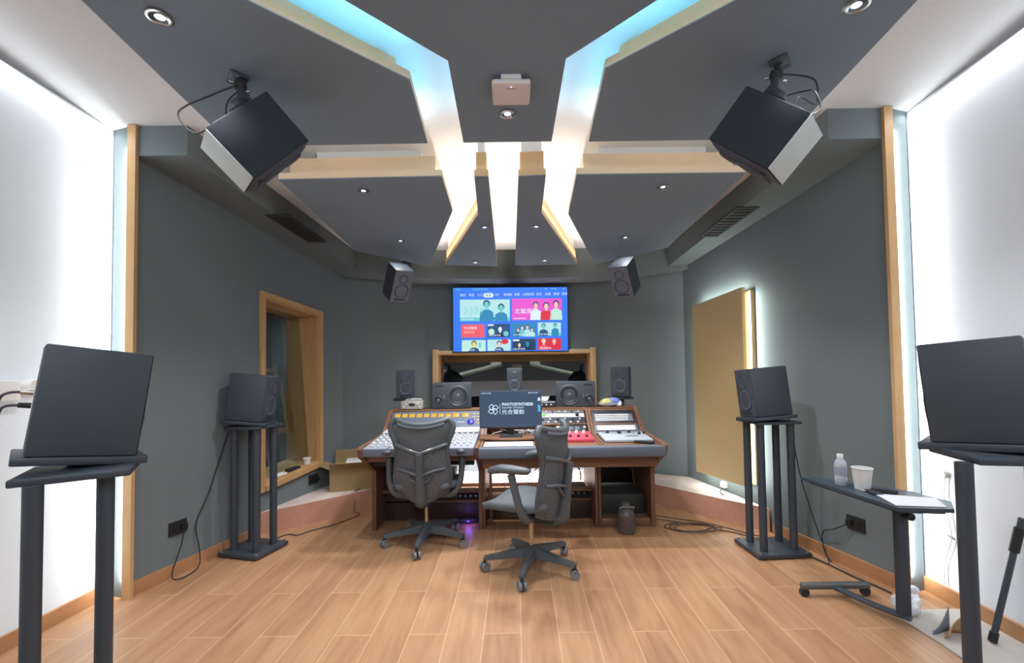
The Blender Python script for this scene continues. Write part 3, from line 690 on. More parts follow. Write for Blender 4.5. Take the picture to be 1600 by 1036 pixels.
# ------------------------------------------------------------------ wood absorber on the right wall
dR = V((-.2421, .9703, 0)); nR = V((-.9703, -.2421, 0))   # along wall, and into the room
def ap(y, d, z): return V((rx(y), y, z)) + nR * d
t = thing('acoustic_absorber', 'tall back-lit oak acoustic panel on the dark wall', 'acoustic panel', ap(4.33, 0, .3))
def abox(mb, y0, y1, z0, z1, d0, d1, mi=0):
    f = lambda z, y: z(y) if callable(z) else z
    mb.hexa([ap(y0, d0, f(z0, y0)), ap(y1, d0, f(z0, y1)), ap(y1, d1, f(z0, y1)), ap(y0, d1, f(z0, y0))], [ap(y0, d0, f(z1, y0)), ap(y1, d0, f(z1, y1)), ap(y1, d1, f(z1, y1)), ap(y0, d1, f(z1, y0))], mi)
def slat_mat():
    m = bpy.data.materials.new('grooved_oak'); m.use_nodes = True; nt = m.node_tree; N = nt.nodes; L = nt.links; bs = N['Principled BSDF']
    bs.inputs['Roughness'].default_value = .5
    tc = N.new('ShaderNodeTexCoord'); sx = N.new('ShaderNodeSeparateXYZ'); L.new(tc.outputs['Object'], sx.inputs[0])
    m1 = N.new('ShaderNodeMath'); m1.operation = 'MULTIPLY'; m1.inputs[1].default_value = 62; L.new(sx.outputs['Z'], m1.inputs[0])
    m2 = N.new('ShaderNodeMath'); m2.operation = 'FRACT'; L.new(m1.outputs[0], m2.inputs[0])
    mp = N.new('ShaderNodeMapping'); mp.inputs['Scale'].default_value = (2, 2, 30); L.new(tc.outputs['Object'], mp.inputs[0])
    nz = N.new('ShaderNodeTexNoise'); nz.inputs['Scale'].default_value = 3; L.new(mp.outputs[0], nz.inputs['Vector'])
    ad = N.new('ShaderNodeMath'); ad.operation = 'MULTIPLY_ADD'; ad.inputs[1].default_value = .35; L.new(nz.outputs['Fac'], ad.inputs[0]); L.new(m2.outputs[0], ad.inputs[2])
    rp = N.new('ShaderNodeValToRGB'); e = rp.color_ramp.elements; e[0].position = .10; e[0].color = rgb(182, 152, 102); e[1].position = .42; e[1].color = rgb(213, 188, 138)
    L.new(ad.outputs[0], rp.inputs[0]); L.new(rp.outputs[0], bs.inputs['Base Color'])
    bp = N.new('ShaderNodeBump'); bp.inputs['Strength'].default_value = .5; bp.inputs['Distance'].default_value = .003; L.new(ad.outputs[0], bp.inputs['Height']); L.new(bp.outputs[0], bs.inputs['Normal'])
    return m
ab_t = lambda y: 2.025 - .115 * (y - 3.91); ab_b = lambda y: .335 - .03 * (y - 3.91)
b = MB(); abox(b, 3.93, 4.60, ab_b, ab_t, .075, .105); b.build('grooved_face', slat_mat(), t, world=True)
b = MB(); abox(b, 3.905, 4.60, lambda y: ab_b(y) + .02, lambda y: ab_t(y) - .03, .0, .04); b.build('back_frame', OAKZ, t, world=True)
GL = (.90, 1, .93)
strip('panel_glow', ap(3.975, .06, .36), ap(3.975, .06, 1.98), -dR, .7, (1, .82, .5), .02)
strip('panel_glow', ap(3.918, .074, .36), ap(3.918, .074, 1.98), -nR * .8 - dR * .6, 5.5, GL, .012)
strip('panel_glow', ap(4.60, .06, .36), ap(4.60, .06, 1.90), dR - nR * .5, 1.6, GL, .02)
strip('panel_glow', ap(3.95, .06, 2.01), ap(4.58, .06, 1.94), (0, 0, 1), 4, GL, .02)
strip('panel_glow', ap(3.95, .06, .34), ap(4.58, .06, .32), (0, 0, -1), 2.4, GL, .02)
t = thing('plug_adapter', 'small white lit plug under the wood absorber', 'plug', ap(4.32, .0, .24))
b = MB(); abox(b, 4.30, 4.35, .225, .275, .001, .035); b.build('plug_body', emis('plug_glow', (255, 255, 235), 1.6), t, world=True)
cable('short dark lead hanging from the lit plug down to the platform', [ap(4.33, .03, .225), ap(4.32, .04, .21), ap(4.30, .08, .197), ap(4.2, .12, .196)], .004)

# ------------------------------------------------------------------ wall sockets and small wall devices
def socket(label, y, z, side):
    f = (lambda yy, d, zz: V((lx(yy), yy, zz)) - nL * d) if side < 0 else ap
    t = thing('wall_socket', label, 'socket', f(y, 0, z)); 
    def sb(mb, y0, y1, z0, z1, d0, d1): mb.hexa([f(y0, d0, z0), f(y1, d0, z0), f(y1, d1, z0), f(y0, d1, z0)], [f(y0, d0, z1), f(y1, d0, z1), f(y1, d1, z1), f(y0, d1, z1)])
    b = MB(); sb(b, y - .06, y + .06, z - .045, z + .045, 0, .010); b.build('plate', mat('socket_plate', (40, 42, 44), .4), t, world=True)
    b = MB(); sb(b, y + .012, y + .048, z - .02, z + .02, .010, .035); b.build('plug', RUBBER, t, world=True)
    b = MB(); sb(b, y - .045, y - .01, z - .02, z + .025, .010, .012); b.build('outlet', RUBBER, t, world=True)
socket('black wall socket low on the interior window wall', 3.174, .317, -1)
socket('black wall socket low on the absorber wall behind the side table', 3.085, .31, 1)
socket('black wall socket under the interior window sill, near the cardboard box', 4.50, .31, -1)
f = lambda y, d, z: V((-2.72 + .16 * (y + 2.2) / 5.12 + d, y, z))
t = thing('wall_thermostat', 'small white box on the bright wall behind the near speaker', 'thermostat', f(2.3, 0, 1.28))
b = MB(); b.box(f(2.24, .03, 1.30), (.05, .22, .10), bev=.006); b.build('housing', WHITEPL, t, world=True)
b = MB(); b.box(f(2.20, .056, 1.325), (.002, .05, .006)); b.build('label_mark', BLACKM, t, world=True)
t = thing('wall_control', 'round white dial on the bright wall behind the near speaker', 'dial', f(2.44, 0, 1.29))
b = MB(); b.cyl(f(2.43, 0, 1.305), f(2.43, .05, 1.305), .05, .045, seg=28); b.build('dial', WHITEPL, t, world=True)
b = MB(); b.box(f(2.55, .006, 1.30), (.012, .10, .10), bev=.003); b.build('wall_plate', WHITEPL, t, world=True)

# ------------------------------------------------------------------ television over the front window
TVW, TVH, TVY = 1.30, .735, 5.16
tv = thing('television', 'large wall television showing a blue streaming menu', 'television', (-.072, TVY, 1.53), (0, rad(.3), rad(.6)))
b = MB(); b.box((0, .02, TVH / 2), (TVW, .04, TVH), bev=.006); b.build('bezel', mat('tv_bezel', (30, 34, 52), .35), tv)
b = MB(); b.box((0, .055, TVH / 2), (.5, .05, .4), bev=.004); b.build('wall_mount', BLACK2, tv)
b = MB(); b.box((0, -.001, TVH / 2), (TVW - .016, .003, TVH - .018)); scr = b.build('screen', emis('tv_blue', (50, 124, 250), .95), tv)
S_ = lambda u, v: (-TVW / 2 + u * TVW, TVH * (1 - v))     # u,v from the upper corner
def flat(nm, poly, m, y, par=scr):
    b = MB(); b.prism([(x, y, z) for x, z in poly], (0, .0006, 0)); return b.build(nm, m, par)
def rect(u0, v0, u1, v1): return [S_(u0, v0), S_(u1, v0), S_(u1, v1), S_(u0, v1)]
def disc(u, v, r, rz=None, n=18):
    cx, cz = S_(u, v); return [(cx + r * cos(2 * pi * i / n), cz + (rz or r) * sin(2 * pi * i / n)) for i in range(n)]
TW = emis('tv_white', (225, 240, 255), 1.0)
E1, E2, E3, E4, E5 = [emis('tv_c%d' % i, c, .95) for i, c in enumerate(((186, 236, 240), (30, 140, 190), (20, 78, 130), (240, 84, 214), (246, 92, 112)))]
E6, E7, E8, E9, E10 = [emis('tv_d%d' % i, c, .95) for i, c in enumerate(((110, 210, 215), (14, 60, 96), (196, 240, 225), (250, 205, 190), (225, 40, 60)))]
E11 = emis('tv_dark', (16, 34, 84), .9); E12 = emis('tv_yel', (236, 220, 110), .95)
def tile(u0, v0, u1, v1, m): return flat('tile', rect(u0, v0, u1, v1), m, -.0035)
def person(u, v, s, hair, face, body, vb):
    """a plain head and shoulders on a tile, clipped at vb"""
    cx, cz = S_(u, v); zb = S_(u, vb)[1]
    flat('picture_figure', [(cx - 1.9 * s, zb), (cx - 1.75 * s, cz - 2.1 * s), (cx - .6 * s, cz - 1.35 * s), (cx + .6 * s, cz - 1.35 * s), (cx + 1.75 * s, cz - 2.1 * s), (cx + 1.9 * s, zb)], body, -.0045)
    flat('picture_figure', [(cx - .35 * s, cz - 1.5 * s), (cx + .35 * s, cz - 1.5 * s), (cx + .35 * s, cz - .5 * s), (cx - .35 * s, cz - .5 * s)], face, -.005)
    flat('picture_figure', [(cx + .95 * s * cos(a), cz + .15 * s + 1.05 * s * sin(a)) for a in [2 * pi * i / 16 for i in range(16)]], hair, -.0052)
    flat('picture_figure', [(cx + .7 * s * cos(a), cz - .15 * s + .92 * s * sin(a)) for a in [2 * pi * i / 16 for i in range(16)]], face, -.0058)
tile(.065, .195, .495, .525, E1)
person(.295, .27, .042, E7, E6, E2, .525); person(.42, .32, .038, E7, E6, E2, .525)
flat('picture_figure', [S_(.33, .46), S_(.375, .47), S_(.375, .505), S_(.33, .505)], E2, -.0046)
flat('picture_shade', rect(.065, .47, .495, .525), E6, -.0042)
for k in range(4):    # faint brush script on the pale tile
    cx, cz = S_(.115 + .045 * k, .36 + .012 * (k % 2)); b = MB()
    b.tube([(cx - .02, -.0048, cz + .03), (cx + .018, -.0048, cz + .035), (cx - .012, -.0048, cz + .005), (cx + .022, -.0048, cz + .0), (cx - .018, -.0048, cz - .035), (cx + .02, -.0048, cz - .03)], .0028, seg=6, smooth=4)
    for v in b.bm.verts: v.co.y = -.0048 + (v.co.y + .0048) * .1
    b.build('tile_script', E6, scr)
tile(.515, .185, .945, .515, E4)
text('tile_text', '北辙南辕', .066, TW, scr, (S_(.535, .41)[0], -.0045, S_(.535, .41)[1]))
person(.72, .29, .034, E11, E9, TW, .515); person(.81, .30, .036, E11, E9, E10, .515); person(.895, .275, .036, E11, E9, E8, .515)
tile(.075, .575, .275, .775, E5)
text('tile_text', '今日推荐', .038, TW, scr, (S_(.095, .65)[0], -.0045, S_(.095, .65)[1]))
text('tile_text', '精彩影视', .03, E9, scr, (S_(.095, .71)[0], -.0045, S_(.095, .71)[1]))
tile(.30, .57, .495, .77, E3); person(.41, .645, .03, E7, TW, E11, .77); flat('picture_figure', disc(.335, .69, .035), E8, -.0047); flat('picture_figure', disc(.46, .72, .03), E6, -.0047); flat('tile_badge', rect(.305, .575, .355, .60), TW, -.0046)
tile(.515, .56, .715, .765, E2); person(.60, .63, .02, E7, E9, E6, .765); person(.645, .62, .02, E11, E9, E1, .765); person(.565, .66, .018, E11, E9, E3, .765); person(.685, .66, .018, E7, E9, E8, .765)
tile(.735, .555, .935, .76, E1); person(.785, .61, .026, E3, E6, E3, .76); person(.885, .60, .022, E7, E6, E2, .76); flat('picture_shade', rect(.735, .71, .935, .76), E6, -.0041)
tile(.08, .815, .285, .985, E8); person(.185, .87, .03, E7, E12, E3, .985); flat('picture_figure', rect(.225, .85, .245, .93), E6, -.0047)
tile(.30, .81, .50, .98, E1); person(.40, .87, .028, E11, E9, E3, .98); flat('picture_figure', disc(.45, .84, .04, .03), E10, -.0047)
tile(.515, .80, .715, .975, E7); person(.575, .89, .022, E11, E9, E11, .975); person(.645, .87, .028, E11, E2, E11, .975); flat('tile_badge', rect(.52, .81, .575, .835), TW, -.0046)
tile(.735, .795, .935, .97, E10); person(.785, .84, .026, E9, E9, E5, .97); person(.875, .84, .026, E5, E9, E10, .97)
for u, s in ((.065, '我的'), (.14, '专区'), (.215, '少儿'), (.365, 'VIP'), (.44, '电视剧'), (.535, '电影'), (.605, '大屏影院'), (.725, '综艺'), (.80, '动漫'), (.875, '教育'), (.945, '体育')):
    p = S_(u, .143 - .012 * u); text('menu_text', s, .033, TW, scr, (p[0], -.004, p[1]))
cx, cz = S_(.312, .13); flat('menu_highlight', [(cx + (.03 if cos(a) > 0 else -.03) + .026 * cos(a), cz + .026 * sin(a)) for a in [2 * pi * (i + .5) / 24 for i in range(24)]], TW, -.004)
text('menu_text', '精选', .032, E3, scr, (cx - .032, -.0048, cz - .012))
p = S_(.025, .052); text('status_text', '星期日', .022, E6, scr, (p[0], -.004, p[1])); p = S_(.17, .05); text('status_text', '热播剧集 精彩推荐', .022, E6, scr, (p[0], -.004, p[1]))
for u in (.80, .855, .88, .955): p = S_(u, .045); flat('status_icon', rect(u, .03, u + .018, .045), E6, -.004)
for u, v in ((.075, .51), (.525, .50), (.31, .755), (.525, .75), (.745, .745), (.31, .97), (.52, .965), (.745, .955), (.085, .975)):
    p = S_(u, v); text('caption_text', '热播 精彩剧集', .022, TW, scr, (p[0], -.0062, p[1]))

# ------------------------------------------------------------------ studio desk and mixing console
DX0, DX1, DXM, DXB = -1.25, 1.155, -.315, .662
def profile(y): pass
SIDE = [(3.95, 0), (3.95, .50), (3.60, .69), (3.585, .75), (3.63, .765), (4.24, .775), (4.50, .965), (4.68, .965), (4.68, 0)]
DIV = [(3.97, 0), (3.97, .50), (3.64, .68), (3.62, .745), (4.25, .75), (4.50, .955), (4.68, .955), (4.68, 0)]
desk = thing('studio_desk', 'wide walnut studio desk with open bays and grey padded front', 'desk', (-.05, 4.2, 0))
def sidepanel(nm, x, w_, prof, m=WALNUTZ):
    b = MB(); b.prism([(x, y, z) for y, z in prof], (w_, 0, 0)); return b.build(nm, m, desk, world=True)
sidepanel('side_panel', DX0, .036, SIDE); sidepanel('side_panel', DX1 - .036, .036, SIDE)
sidepanel('divider', DXM - .03, .03, DIV); sidepanel('divider', DXM + .004, .02, DIV)
sidepanel('divider', DXB - .012, .022, DIV); sidepanel('divider', DXB + .016, .022, DIV)
def dbox(nm, x0, x1, y0, y1, z0, z1, m, bev=.003, par=desk):
    b = MB(); b.box(((x0 + x1) / 2, (y0 + y1) / 2, (z0 + z1) / 2), (x1 - x0, y1 - y0, z1 - z0), bev=bev); return b.build(nm, m, par, world=True)
xi0, xi1 = DX0 + .037, DX1 - .037
dbox('top_shelf', xi0, xi1, 4.50, 4.68, .945, .963, WALNUT)
dbox('worktop', DXM + .026, xi1, 3.66, 4.26, .715, .738, WALNUT)
dbox('padded_front', DXM + .002, DX1 - .012, 3.575, 3.66, .665, .748, PADG, .014)
dbox('apron', DXM + .026, xi1, 3.74, 3.762, .555, .668, WALNUT)
dbox('apron', xi0, DXM - .031, 3.70, 3.72, .63, .70, WALNUT)
dbox('drawer_front', xi0 + .02, DXM - .05, 3.80, 3.84, .575, .628, BLACKM)
dbox('shelf_rail', xi0, DXM - .031, 4.12, 4.18, .262, .288, WALNUT)
dbox('shelf_rail', DXM + .026, DXB - .014, 4.12, 4.18, .262, .288, WALNUT)
dbox('lower_shelf', xi0, DXM - .031, 4.20, 4.66, .155, .172, WALNUT)
dbox('lower_shelf', DXM + .026, DXB - .014, 4.20, 4.66, .155, .172, WALNUT)
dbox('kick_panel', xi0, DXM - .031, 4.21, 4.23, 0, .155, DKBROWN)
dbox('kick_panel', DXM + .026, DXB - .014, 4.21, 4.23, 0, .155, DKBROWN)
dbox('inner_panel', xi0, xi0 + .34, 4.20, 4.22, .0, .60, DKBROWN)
dbox('cabinet_floor', DXB + .04, xi1, 3.99, 4.66, .045, .065, WALNUT)
dbox('cabinet_rail', DXB + .04, xi1, 3.97, 3.99, 0, .07, WALNUT)
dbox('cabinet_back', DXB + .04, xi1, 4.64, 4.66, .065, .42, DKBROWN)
dbox('leg_post', -.26, -.235, 4.05, 4.09, 0, .715, WALNUTZ)
# slanted rack frame
SL_a = math.atan2(.25, .205); O_s = V((0, 4.25, .745)); up_s = V((0, .25, .205)).normalized(); nn_s = V((0, -.205, .25)).normalized()
SL = Matrix(((1, 0, 0), (0, -nn_s.y, up_s.y), (0, -nn_s.z, up_s.z)))     # local X, Y(into), Z(up the slope)
def slot(x, s_): return V((x, 0, 0)) + O_s + up_s * s_
def shelf_slant(x0, x1, s_, th=.012, m=WALNUT):
    b = MB(); b.box(slot((x0 + x1) / 2, s_) + SL @ V((0, .06, 0)), (x1 - x0, .13, th), rot=SL, bev=.002); b.build('rack_rail', m, desk, world=True)
for s_ in (.004, .118, .305): shelf_slant(DXB + .04, xi1, s_)
for s_ in (.125, .310): shelf_slant(DXM + .026, DXB - .014, s_)
for s_ in (.004,): shelf_slant(.33, DXB - .014, s_)
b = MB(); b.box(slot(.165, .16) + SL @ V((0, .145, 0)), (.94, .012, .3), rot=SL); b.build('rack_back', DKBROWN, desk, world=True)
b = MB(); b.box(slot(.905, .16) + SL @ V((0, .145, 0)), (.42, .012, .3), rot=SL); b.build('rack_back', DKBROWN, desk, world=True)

KN_W = mat('knob_white', (222, 222, 222), .4, var=.02); KN_D = mat('knob_dark', (38, 40, 46), .4, var=.05)
def knob_mesh():
    b = MB(); b.lathe([(.0095, 0), (.009, .009), (.007, .013), (0, .013)], seg=12); o = b.build('knob', KN_W); me = o.data; bpy.data.objects.remove(o); return me
KM = knob_mesh(); KMD = KM.copy(); KMD.materials.clear(); KMD.materials.append(KN_D)
def put(nm, me, par, loc, rot=None, sc=1):
    o = link(bpy.data.objects.new(nm, me)); o.parent = par
    o.matrix_basis = Matrix.Translation(V(loc)) @ (rot.to_4x4() if rot is not None else Matrix()) @ Matrix.Scale(sc, 4); return o
OUT = Matrix.Rotation(rad(90), 3, 'X')      # +Z -> -Y (out of an upright front)

# mixing console, in the desk's left half
mc = thing('mixing_console', 'analogue mixing console with a row of yellow meters behind the left chair', 'mixing console', ((xi0 + DXM - .03) / 2, 3.95, .70))
mx0, mx1 = xi0 + .004, DXM - .034; mcx = (mx0 + mx1) / 2; mw = mx1 - mx0
fs0, fs1 = V((0, 3.63, .757)), V((0, 4.28, .805)); fd = (fs1 - fs0).normalized(); fnn = V((0, -fd.z, fd.y))
FS = Matrix(((1, 0, 0), (0, fd.y, fnn.y), (0, fd.z, fnn.z)))
b = MB(); b.prism([(mx0, 3.60, .70), (mx0, 3.60, .752), (mx0, 4.28, .803), (mx0, 4.28, .70)], (mw, 0, 0)); b.build('fader_bed', GREYP, mc, world=True)
b = MB(); b.box((mcx, 3.592, .722), (mw, .02, .06), bev=.004); b.build('front_lip', mat('console_lip', (94, 98, 112), .4), mc, world=True)
b = MB(); b.prism([(mx0, 4.29, .80), (mx0, 4.49, .945), (mx0, 4.49, .80)], (mw, 0, 0)); b.build('meter_bridge', BLUEG, mc, world=True)
b = MB(); b.box((mcx, 4.285, .812), (mw, .016, .012), bev=.003); b.build('ledge', WHITEPL, mc, world=True)
b = MB(); b.box((mcx, 4.18, .806), (mw * .985, .17, .006), rot=FS); b.build('patch_plate', mat('pale_plate', (196, 196, 204), .4), mc, world=True)
mbu = V((0, .20, .145)).normalized(); mbn = V((0, -.145, .20)).normalized(); MBR = Matrix(((1, 0, 0), (0, -mbn.y, mbu.y), (0, -mbn.z, mbu.z)))
inv = mc.matrix_basis.inverted()
def mput(nm, x, s_, d, size, m, bev=.002, par=mc):
    b = MB(); b.box(V((x, 4.29, .80)) + mbu * s_ + mbn * d, size, rot=MBR, bev=bev); return b.build(nm, m, par, world=True)
YEL = emis('meter_yellow', (246, 196, 64), .9); YELP = emis('meter_glow', (255, 226, 150), .9)
nx = [(-1.155 + k * .069, .05, .048) for k in range(8)] + [(-.60, .062, .056), (-.505, .062, .056)]
for x, wv, hv in nx:
    o = mput('meter', x, .190, .003, (wv, .008, hv), YEL)
    b = MB(); c = V((x, 4.29, .80)) + mbu * .170 + mbn * .008; b.box(c, (wv * .6, .002, .005), rot=MBR); b.build('meter_scale', YELP, o, world=False) if False else b.bm.free()
for x in (-1.155, -1.086, -1.017, -.948, -.879, -.81, -.741, -.672): mput('meter', x, .075, .003, (.04, .008, .022), YEL)
for k in range(4):
    for j in range(2): mput('label_strip', -.425 + j * .042, .205 - k * .042, .003, (.03, .004, .011), YELP)
b = MB(); c = V((-.445, 4.29, .80)) + mbu * .095 + mbn * .004; b.lathe([(0, .010), (.024, .010), (.034, .004), (.036, 0)], c, MBR @ OUT, seg=24); b.build('master_knob', emis('purple_ring', (64, 40, 220), .9), mc, world=True)
b = MB(); b.box(c + mbn * .012, (.006, .003, .03), rot=MBR); b.build('knob_pointer', TW, mc, world=True)
text('console_lettering', 'SOLID', .026, TW, mc, inv @ (V((-.575, 4.29, .80)) + mbu * .085 + mbn * .003), MBR.to_euler().to_matrix().to_4x4().to_euler() if False else (MBR @ Matrix.Rotation(rad(90), 3, 'X')).to_euler(), bold=.001)
b = MB(); c = V((-.60, 4.29, .80)) + mbu * .095 + mbn * .003; b.lathe([(0, .004), (.014, .003), (.015, 0)], c, MBR @ OUT); b.build('lit_button', emis('blue_button', (90, 170, 250), .9), mc, world=True)
for r in range(4):
    for k in range(17):
        x = mx0 + .04 + k * (mw - .08) / 16; p = fs0 + fd * (.12 + .095 * r) + V((x, 0, 0)) + fnn * .001
        put('knob', KM, mc, inv @ p, FS, 1.15)
fb = MB(); fb.box((0, 0, .006), (.012, .026, .012), bev=.003); fo = fb.build('fader', WHITEPL); fme = fo.data; bpy.data.objects.remove(fo)
for k in range(16): put('fader', fme, mc, inv @ (fs0 + fd * (.03 + .035 * random.random()) + V((mx0 + .05 + k * (mw - .1) / 15, 0, 0)) + fnn * .001), FS)

# rack units on the slanted part
def rack_unit(name, label, cat, x0, x1, s0, s1, face, depth=.11, group=None):
    t = thing(name, label, cat, slot((x0 + x1) / 2, s0), SL, group)
    W_, H_ = x1 - x0, s1 - s0
    b = MB(); b.box((0, .004, H_ / 2), (W_, .008, H_ - .003), bev=.0015); b.build('front_panel', face, t)
    b = MB(); b.box((0, depth / 2 + .009, H_ / 2), (W_ - .03, depth, H_ - .006)); b.build('chassis', BLACK2, t)
    b = MB()
    for sx in (-1, 1):
        for z in (.25, .75): b.cyl((sx * (W_ / 2 - .008), 0, H_ * z), (sx * (W_ / 2 - .008), -.002, H_ * z), .003, seg=8)
    b.build('rack_screws', CHROME, t); return t, W_, H_
def pbox(nm, t, x, z, w_, h_, m, d=.004, y=0, bev=.0008):
    b = MB(); b.box((x, y - d / 2, z), (w_, d, h_), bev=bev); return b.build(nm, m, t)
FACEL = mat('rack_face_pale', (188, 190, 196), .4, var=.03); FACEG = mat('rack_face_grey', (98, 102, 112), .45, var=.03); FACED = mat('rack_face_dark', (50, 52, 60), .45, var=.04)
STRIPE = mat('white_strip', (232, 234, 240), .5, var=.02)
# upper unit in the middle bay
t, W_, H_ = rack_unit('effects_unit', 'pale rack unit with a green display behind the right-hand chair', 'rack unit', -.285, .635, .215, .268, FACEL)
pbox('display', t, .04 + .0, H_ * .5, .10, .028, emis('green_lcd', (110, 236, 40), 1.0)); pbox('display_frame', t, -.03, H_ * .5, .035, .028, KN_D)
for k in range(8): pbox('button', t, .13 + k * .026, H_ * .55, .012, .024, STRIPE)
put('knob', KMD, t, (.39, 0, H_ * .5), OUT, 1.8); put('knob', KMD, t, (-.1, 0, H_ * .5), OUT, 1.6)
t, W_, H_ = rack_unit('preamp_rack', 'grey rack unit directly above the one with the green display', 'rack unit', -.285, .635, .268, .304, FACEG)
for k in range(14): put('knob', KM if k % 3 else KMD, t, (-.40 + k * .062, 0, H_ * .5), OUT, .9)
t, W_, H_ = rack_unit('channel_strip', 'dark rack unit directly below the one with the green display', 'rack unit', -.285, .635, .135, .213, FACED)
for k in range(12): put('knob', KM if k % 2 else KMD, t, (-.36 + k * .07, 0, H_ * .66), OUT, 1.0)
for k in range(12): pbox('button', t, -.38 + k * .07, H_ * .25, .02, .012, STRIPE)
t, W_, H_ = rack_unit('compressor_unit', 'short dark rack unit with grey dial windows near the red unit', 'rack unit', .345, .635, .03, .112, FACED)
for k in range(3): pbox('dial_window', t, -.06 + k * .06, H_ * .5, .04, .04, FACEG)
for k in range(2): put('knob', KM, t, (-.12 + k * .245, 0, H_ * .55), OUT, 1.4)
for z in (.3, .7): pbox('warm_lamp', t, -.125, H_ * z * 1.0, .01, .008, emis('warm_lamp', (240, 120, 90), .8))
# patch bays in the last bay
for s0, s1, lab, n_ in ((.128, .298, 'patchbay block with thin white strips, topmost in the end bay', 4), (.012, .112, 'bright white-striped patchbay just above the worktop in the end bay', 4)):
    t, W_, H_ = rack_unit('patchbay', lab, 'patchbay', DXB + .045, xi1 - .004, s0, s1, FACED if s0 > .1 else FACEG)
    top_ = .74 if s0 > .1 else .92; bt = .18 if s0 > .1 else .12
    for k in range(n_): pbox('label_strip', t, 0, H_ * (bt + (top_ - bt) * (k + .4) / n_), W_ - .05, H_ * (.075 if s0 > .1 else .16), STRIPE)
    if s0 > .1:
        b = MB()
        for k in range(24): b.cyl((-W_ / 2 + .04 + k * (W_ - .08) / 23, -.0005, H_ * .86), (-W_ / 2 + .04 + k * (W_ - .08) / 23, -.003, H_ * .86), .004, seg=8)
        b.build('jacks', RUBBER, t)
        for k in range(5):
            b = MB(); x = W_ / 2 - .02 - k * .012; b.tube([(x, -.002, H_ * .9), (x + .01, -.03, H_ * .7), (x + .005, -.02, H_ * .4), (x, -.002, H_ * .2)], .0025, seg=6, smooth=4); b.build('patch_lead', CABLE, t)
# flat units on the worktop
def top_unit(name, label, cat, x0, x1, y0, y1, z, h, m, tilt=3):
    t = thing(name, label, cat, ((x0 + x1) / 2, (y0 + y1) / 2, z), (rad(tilt), 0, 0)); b = MB(); b.box((0, 0, h / 2 + .002), (x1 - x0, y1 - y0, h), bev=.004); b.build('housing', m, t); return t, x1 - x0, y1 - y0
t, W_, D_ = top_unit('control_surface', 'pale flat control surface with black knobs at the end of the worktop', 'controller', DXB + .05, xi1 - .01, 3.80, 4.22, .747, .022, mat('surface_pale', (170, 180, 188), .45, var=.03), 2)
for x, y in ((-.12, .10), (-.02, .06), (.07, .10), (.14, .02), (.19, .05), (-.02, .10)): put('knob', KMD, t, (x, y, .024), None, 1.5)
b = MB(); b.box((.0, .17, .028), (.40, .05, .012), bev=.003); b.build('button_row', FACEG, t)
b = MB(); b.box((.06, -.06, .0255), (.10, .014, .004), bev=.001); b.build('fader_slot', KN_D, t)
b = MB(); b.box((-.02, .08, .025), (.30, .004, .003)); b.build('printed_line', KN_D, t)
t, W_, D_ = top_unit('red_unit', 'small red device with white knobs on the worktop behind the right-hand chair', 'audio device', .33, .63, 3.84, 4.14, .745, .03, mat('red_face', (206, 74, 92), .45, var=.04), 4)
for k in range(4):
    put('knob', KM, t, (-.10 + k * .065, .09, .032), None, 1.6); put('knob', KMD, t, (-.11 + k * .07, -.06, .032), None, 1.3)
t = thing('remote_control', 'slim black remote control lying at the end of the worktop', 'remote control', (1.02, 3.76, .739), (0, 0, rad(62)))
b = MB(); b.box((0, 0, .01), (.045, .16, .018), bev=.006); b.build('body', RUBBER, t)
b = MB(); [b.cyl((sx * .01, y, .019), (sx * .01, y, .021), .004, seg=8) for sx in (-1, 1) for y in (-.05, -.03, -.01, .01, .03)]; b.build('buttons', FACEG, t)

# desktop monitor, its riser and things under it
mon = thing('desktop_monitor', 'dark desktop monitor with the white studio logo in the middle of the desk', 'monitor', (-.065, 4.05, .765))
b = MB(); b.box((0, 0, .235), (.545, .022, .325), bev=.005); b.build('bezel', mat('monitor_bezel', (48, 54, 66), .35), mon)
b = MB(); b.box((0, -.0115, .238), (.535, .002, .305)); msc = b.build('screen', emis('monitor_screen', (66, 86, 112), .85), mon)
b = MB(); b.box((0, .03, .09), (.05, .02, .18), bev=.006); b.build('stand_neck', BLACKM, mon)
b = MB(); b.box((0, .02, .006), (.20, .15, .012), bev=.005); b.build('stand_foot', BLACKM, mon)
MW = emis('screen_white', (214, 240, 255), 1.1); MC = emis('screen_cyan', (90, 190, 240), 1.0)
mt = lambda s, size, x, z, **k: text('screen_text', s, size, MW, msc, (x, -.0135, z), **k)
mt('PHOTOSYNTHESIS', .036, -.075, .268, width=.272, bold=.001); mt('SOUND STUDIO', .02, -.075, .244, width=.19); mt('光合聲動', .046, -.078, .197, width=.195)
mt('工程文件与录音', .013, -.258, .373); mt('播放 窗口 帮助', .013, .155, .373)
b = MB()
b.box((-.092, -.0135, .238), (.003, .001, .086)); b.build('logo_rule', MW, msc)
b = MB()   # four-petal mark drawn as thin ribbons
def ribbon(pts, wd):
    P_ = [V(p) for p in pts]
    for a, c in zip(P_, P_[1:]):
        d = (c - a).normalized(); n_ = V((-d.y, d.x)) * wd / 2
        b.prism([((a + n_).x, -.0138, (a + n_).y), ((c + n_).x, -.0138, (c + n_).y), ((c - n_).x, -.0138, (c - n_).y), ((a - n_).x, -.0138, (a - n_).y)], (0, .001, 0))
for k in range(4):
    c = V((-.15, .238)); tip = V((cos(rad(18 + 90 * k)), sin(rad(18 + 90 * k)))) * .047; a0 = V((cos(rad(118 + 90 * k)), sin(rad(118 + 90 * k)))) * .016
    ay = V((-(tip - a0).y, (tip - a0).x)).normalized()
    for sg in (.021, -.015): ribbon([c + a0 + (tip - a0) * (i / 10) + ay * sg * sin(pi * i / 10) for i in range(11)], .0055)
b.build('logo_mark', MW, msc)
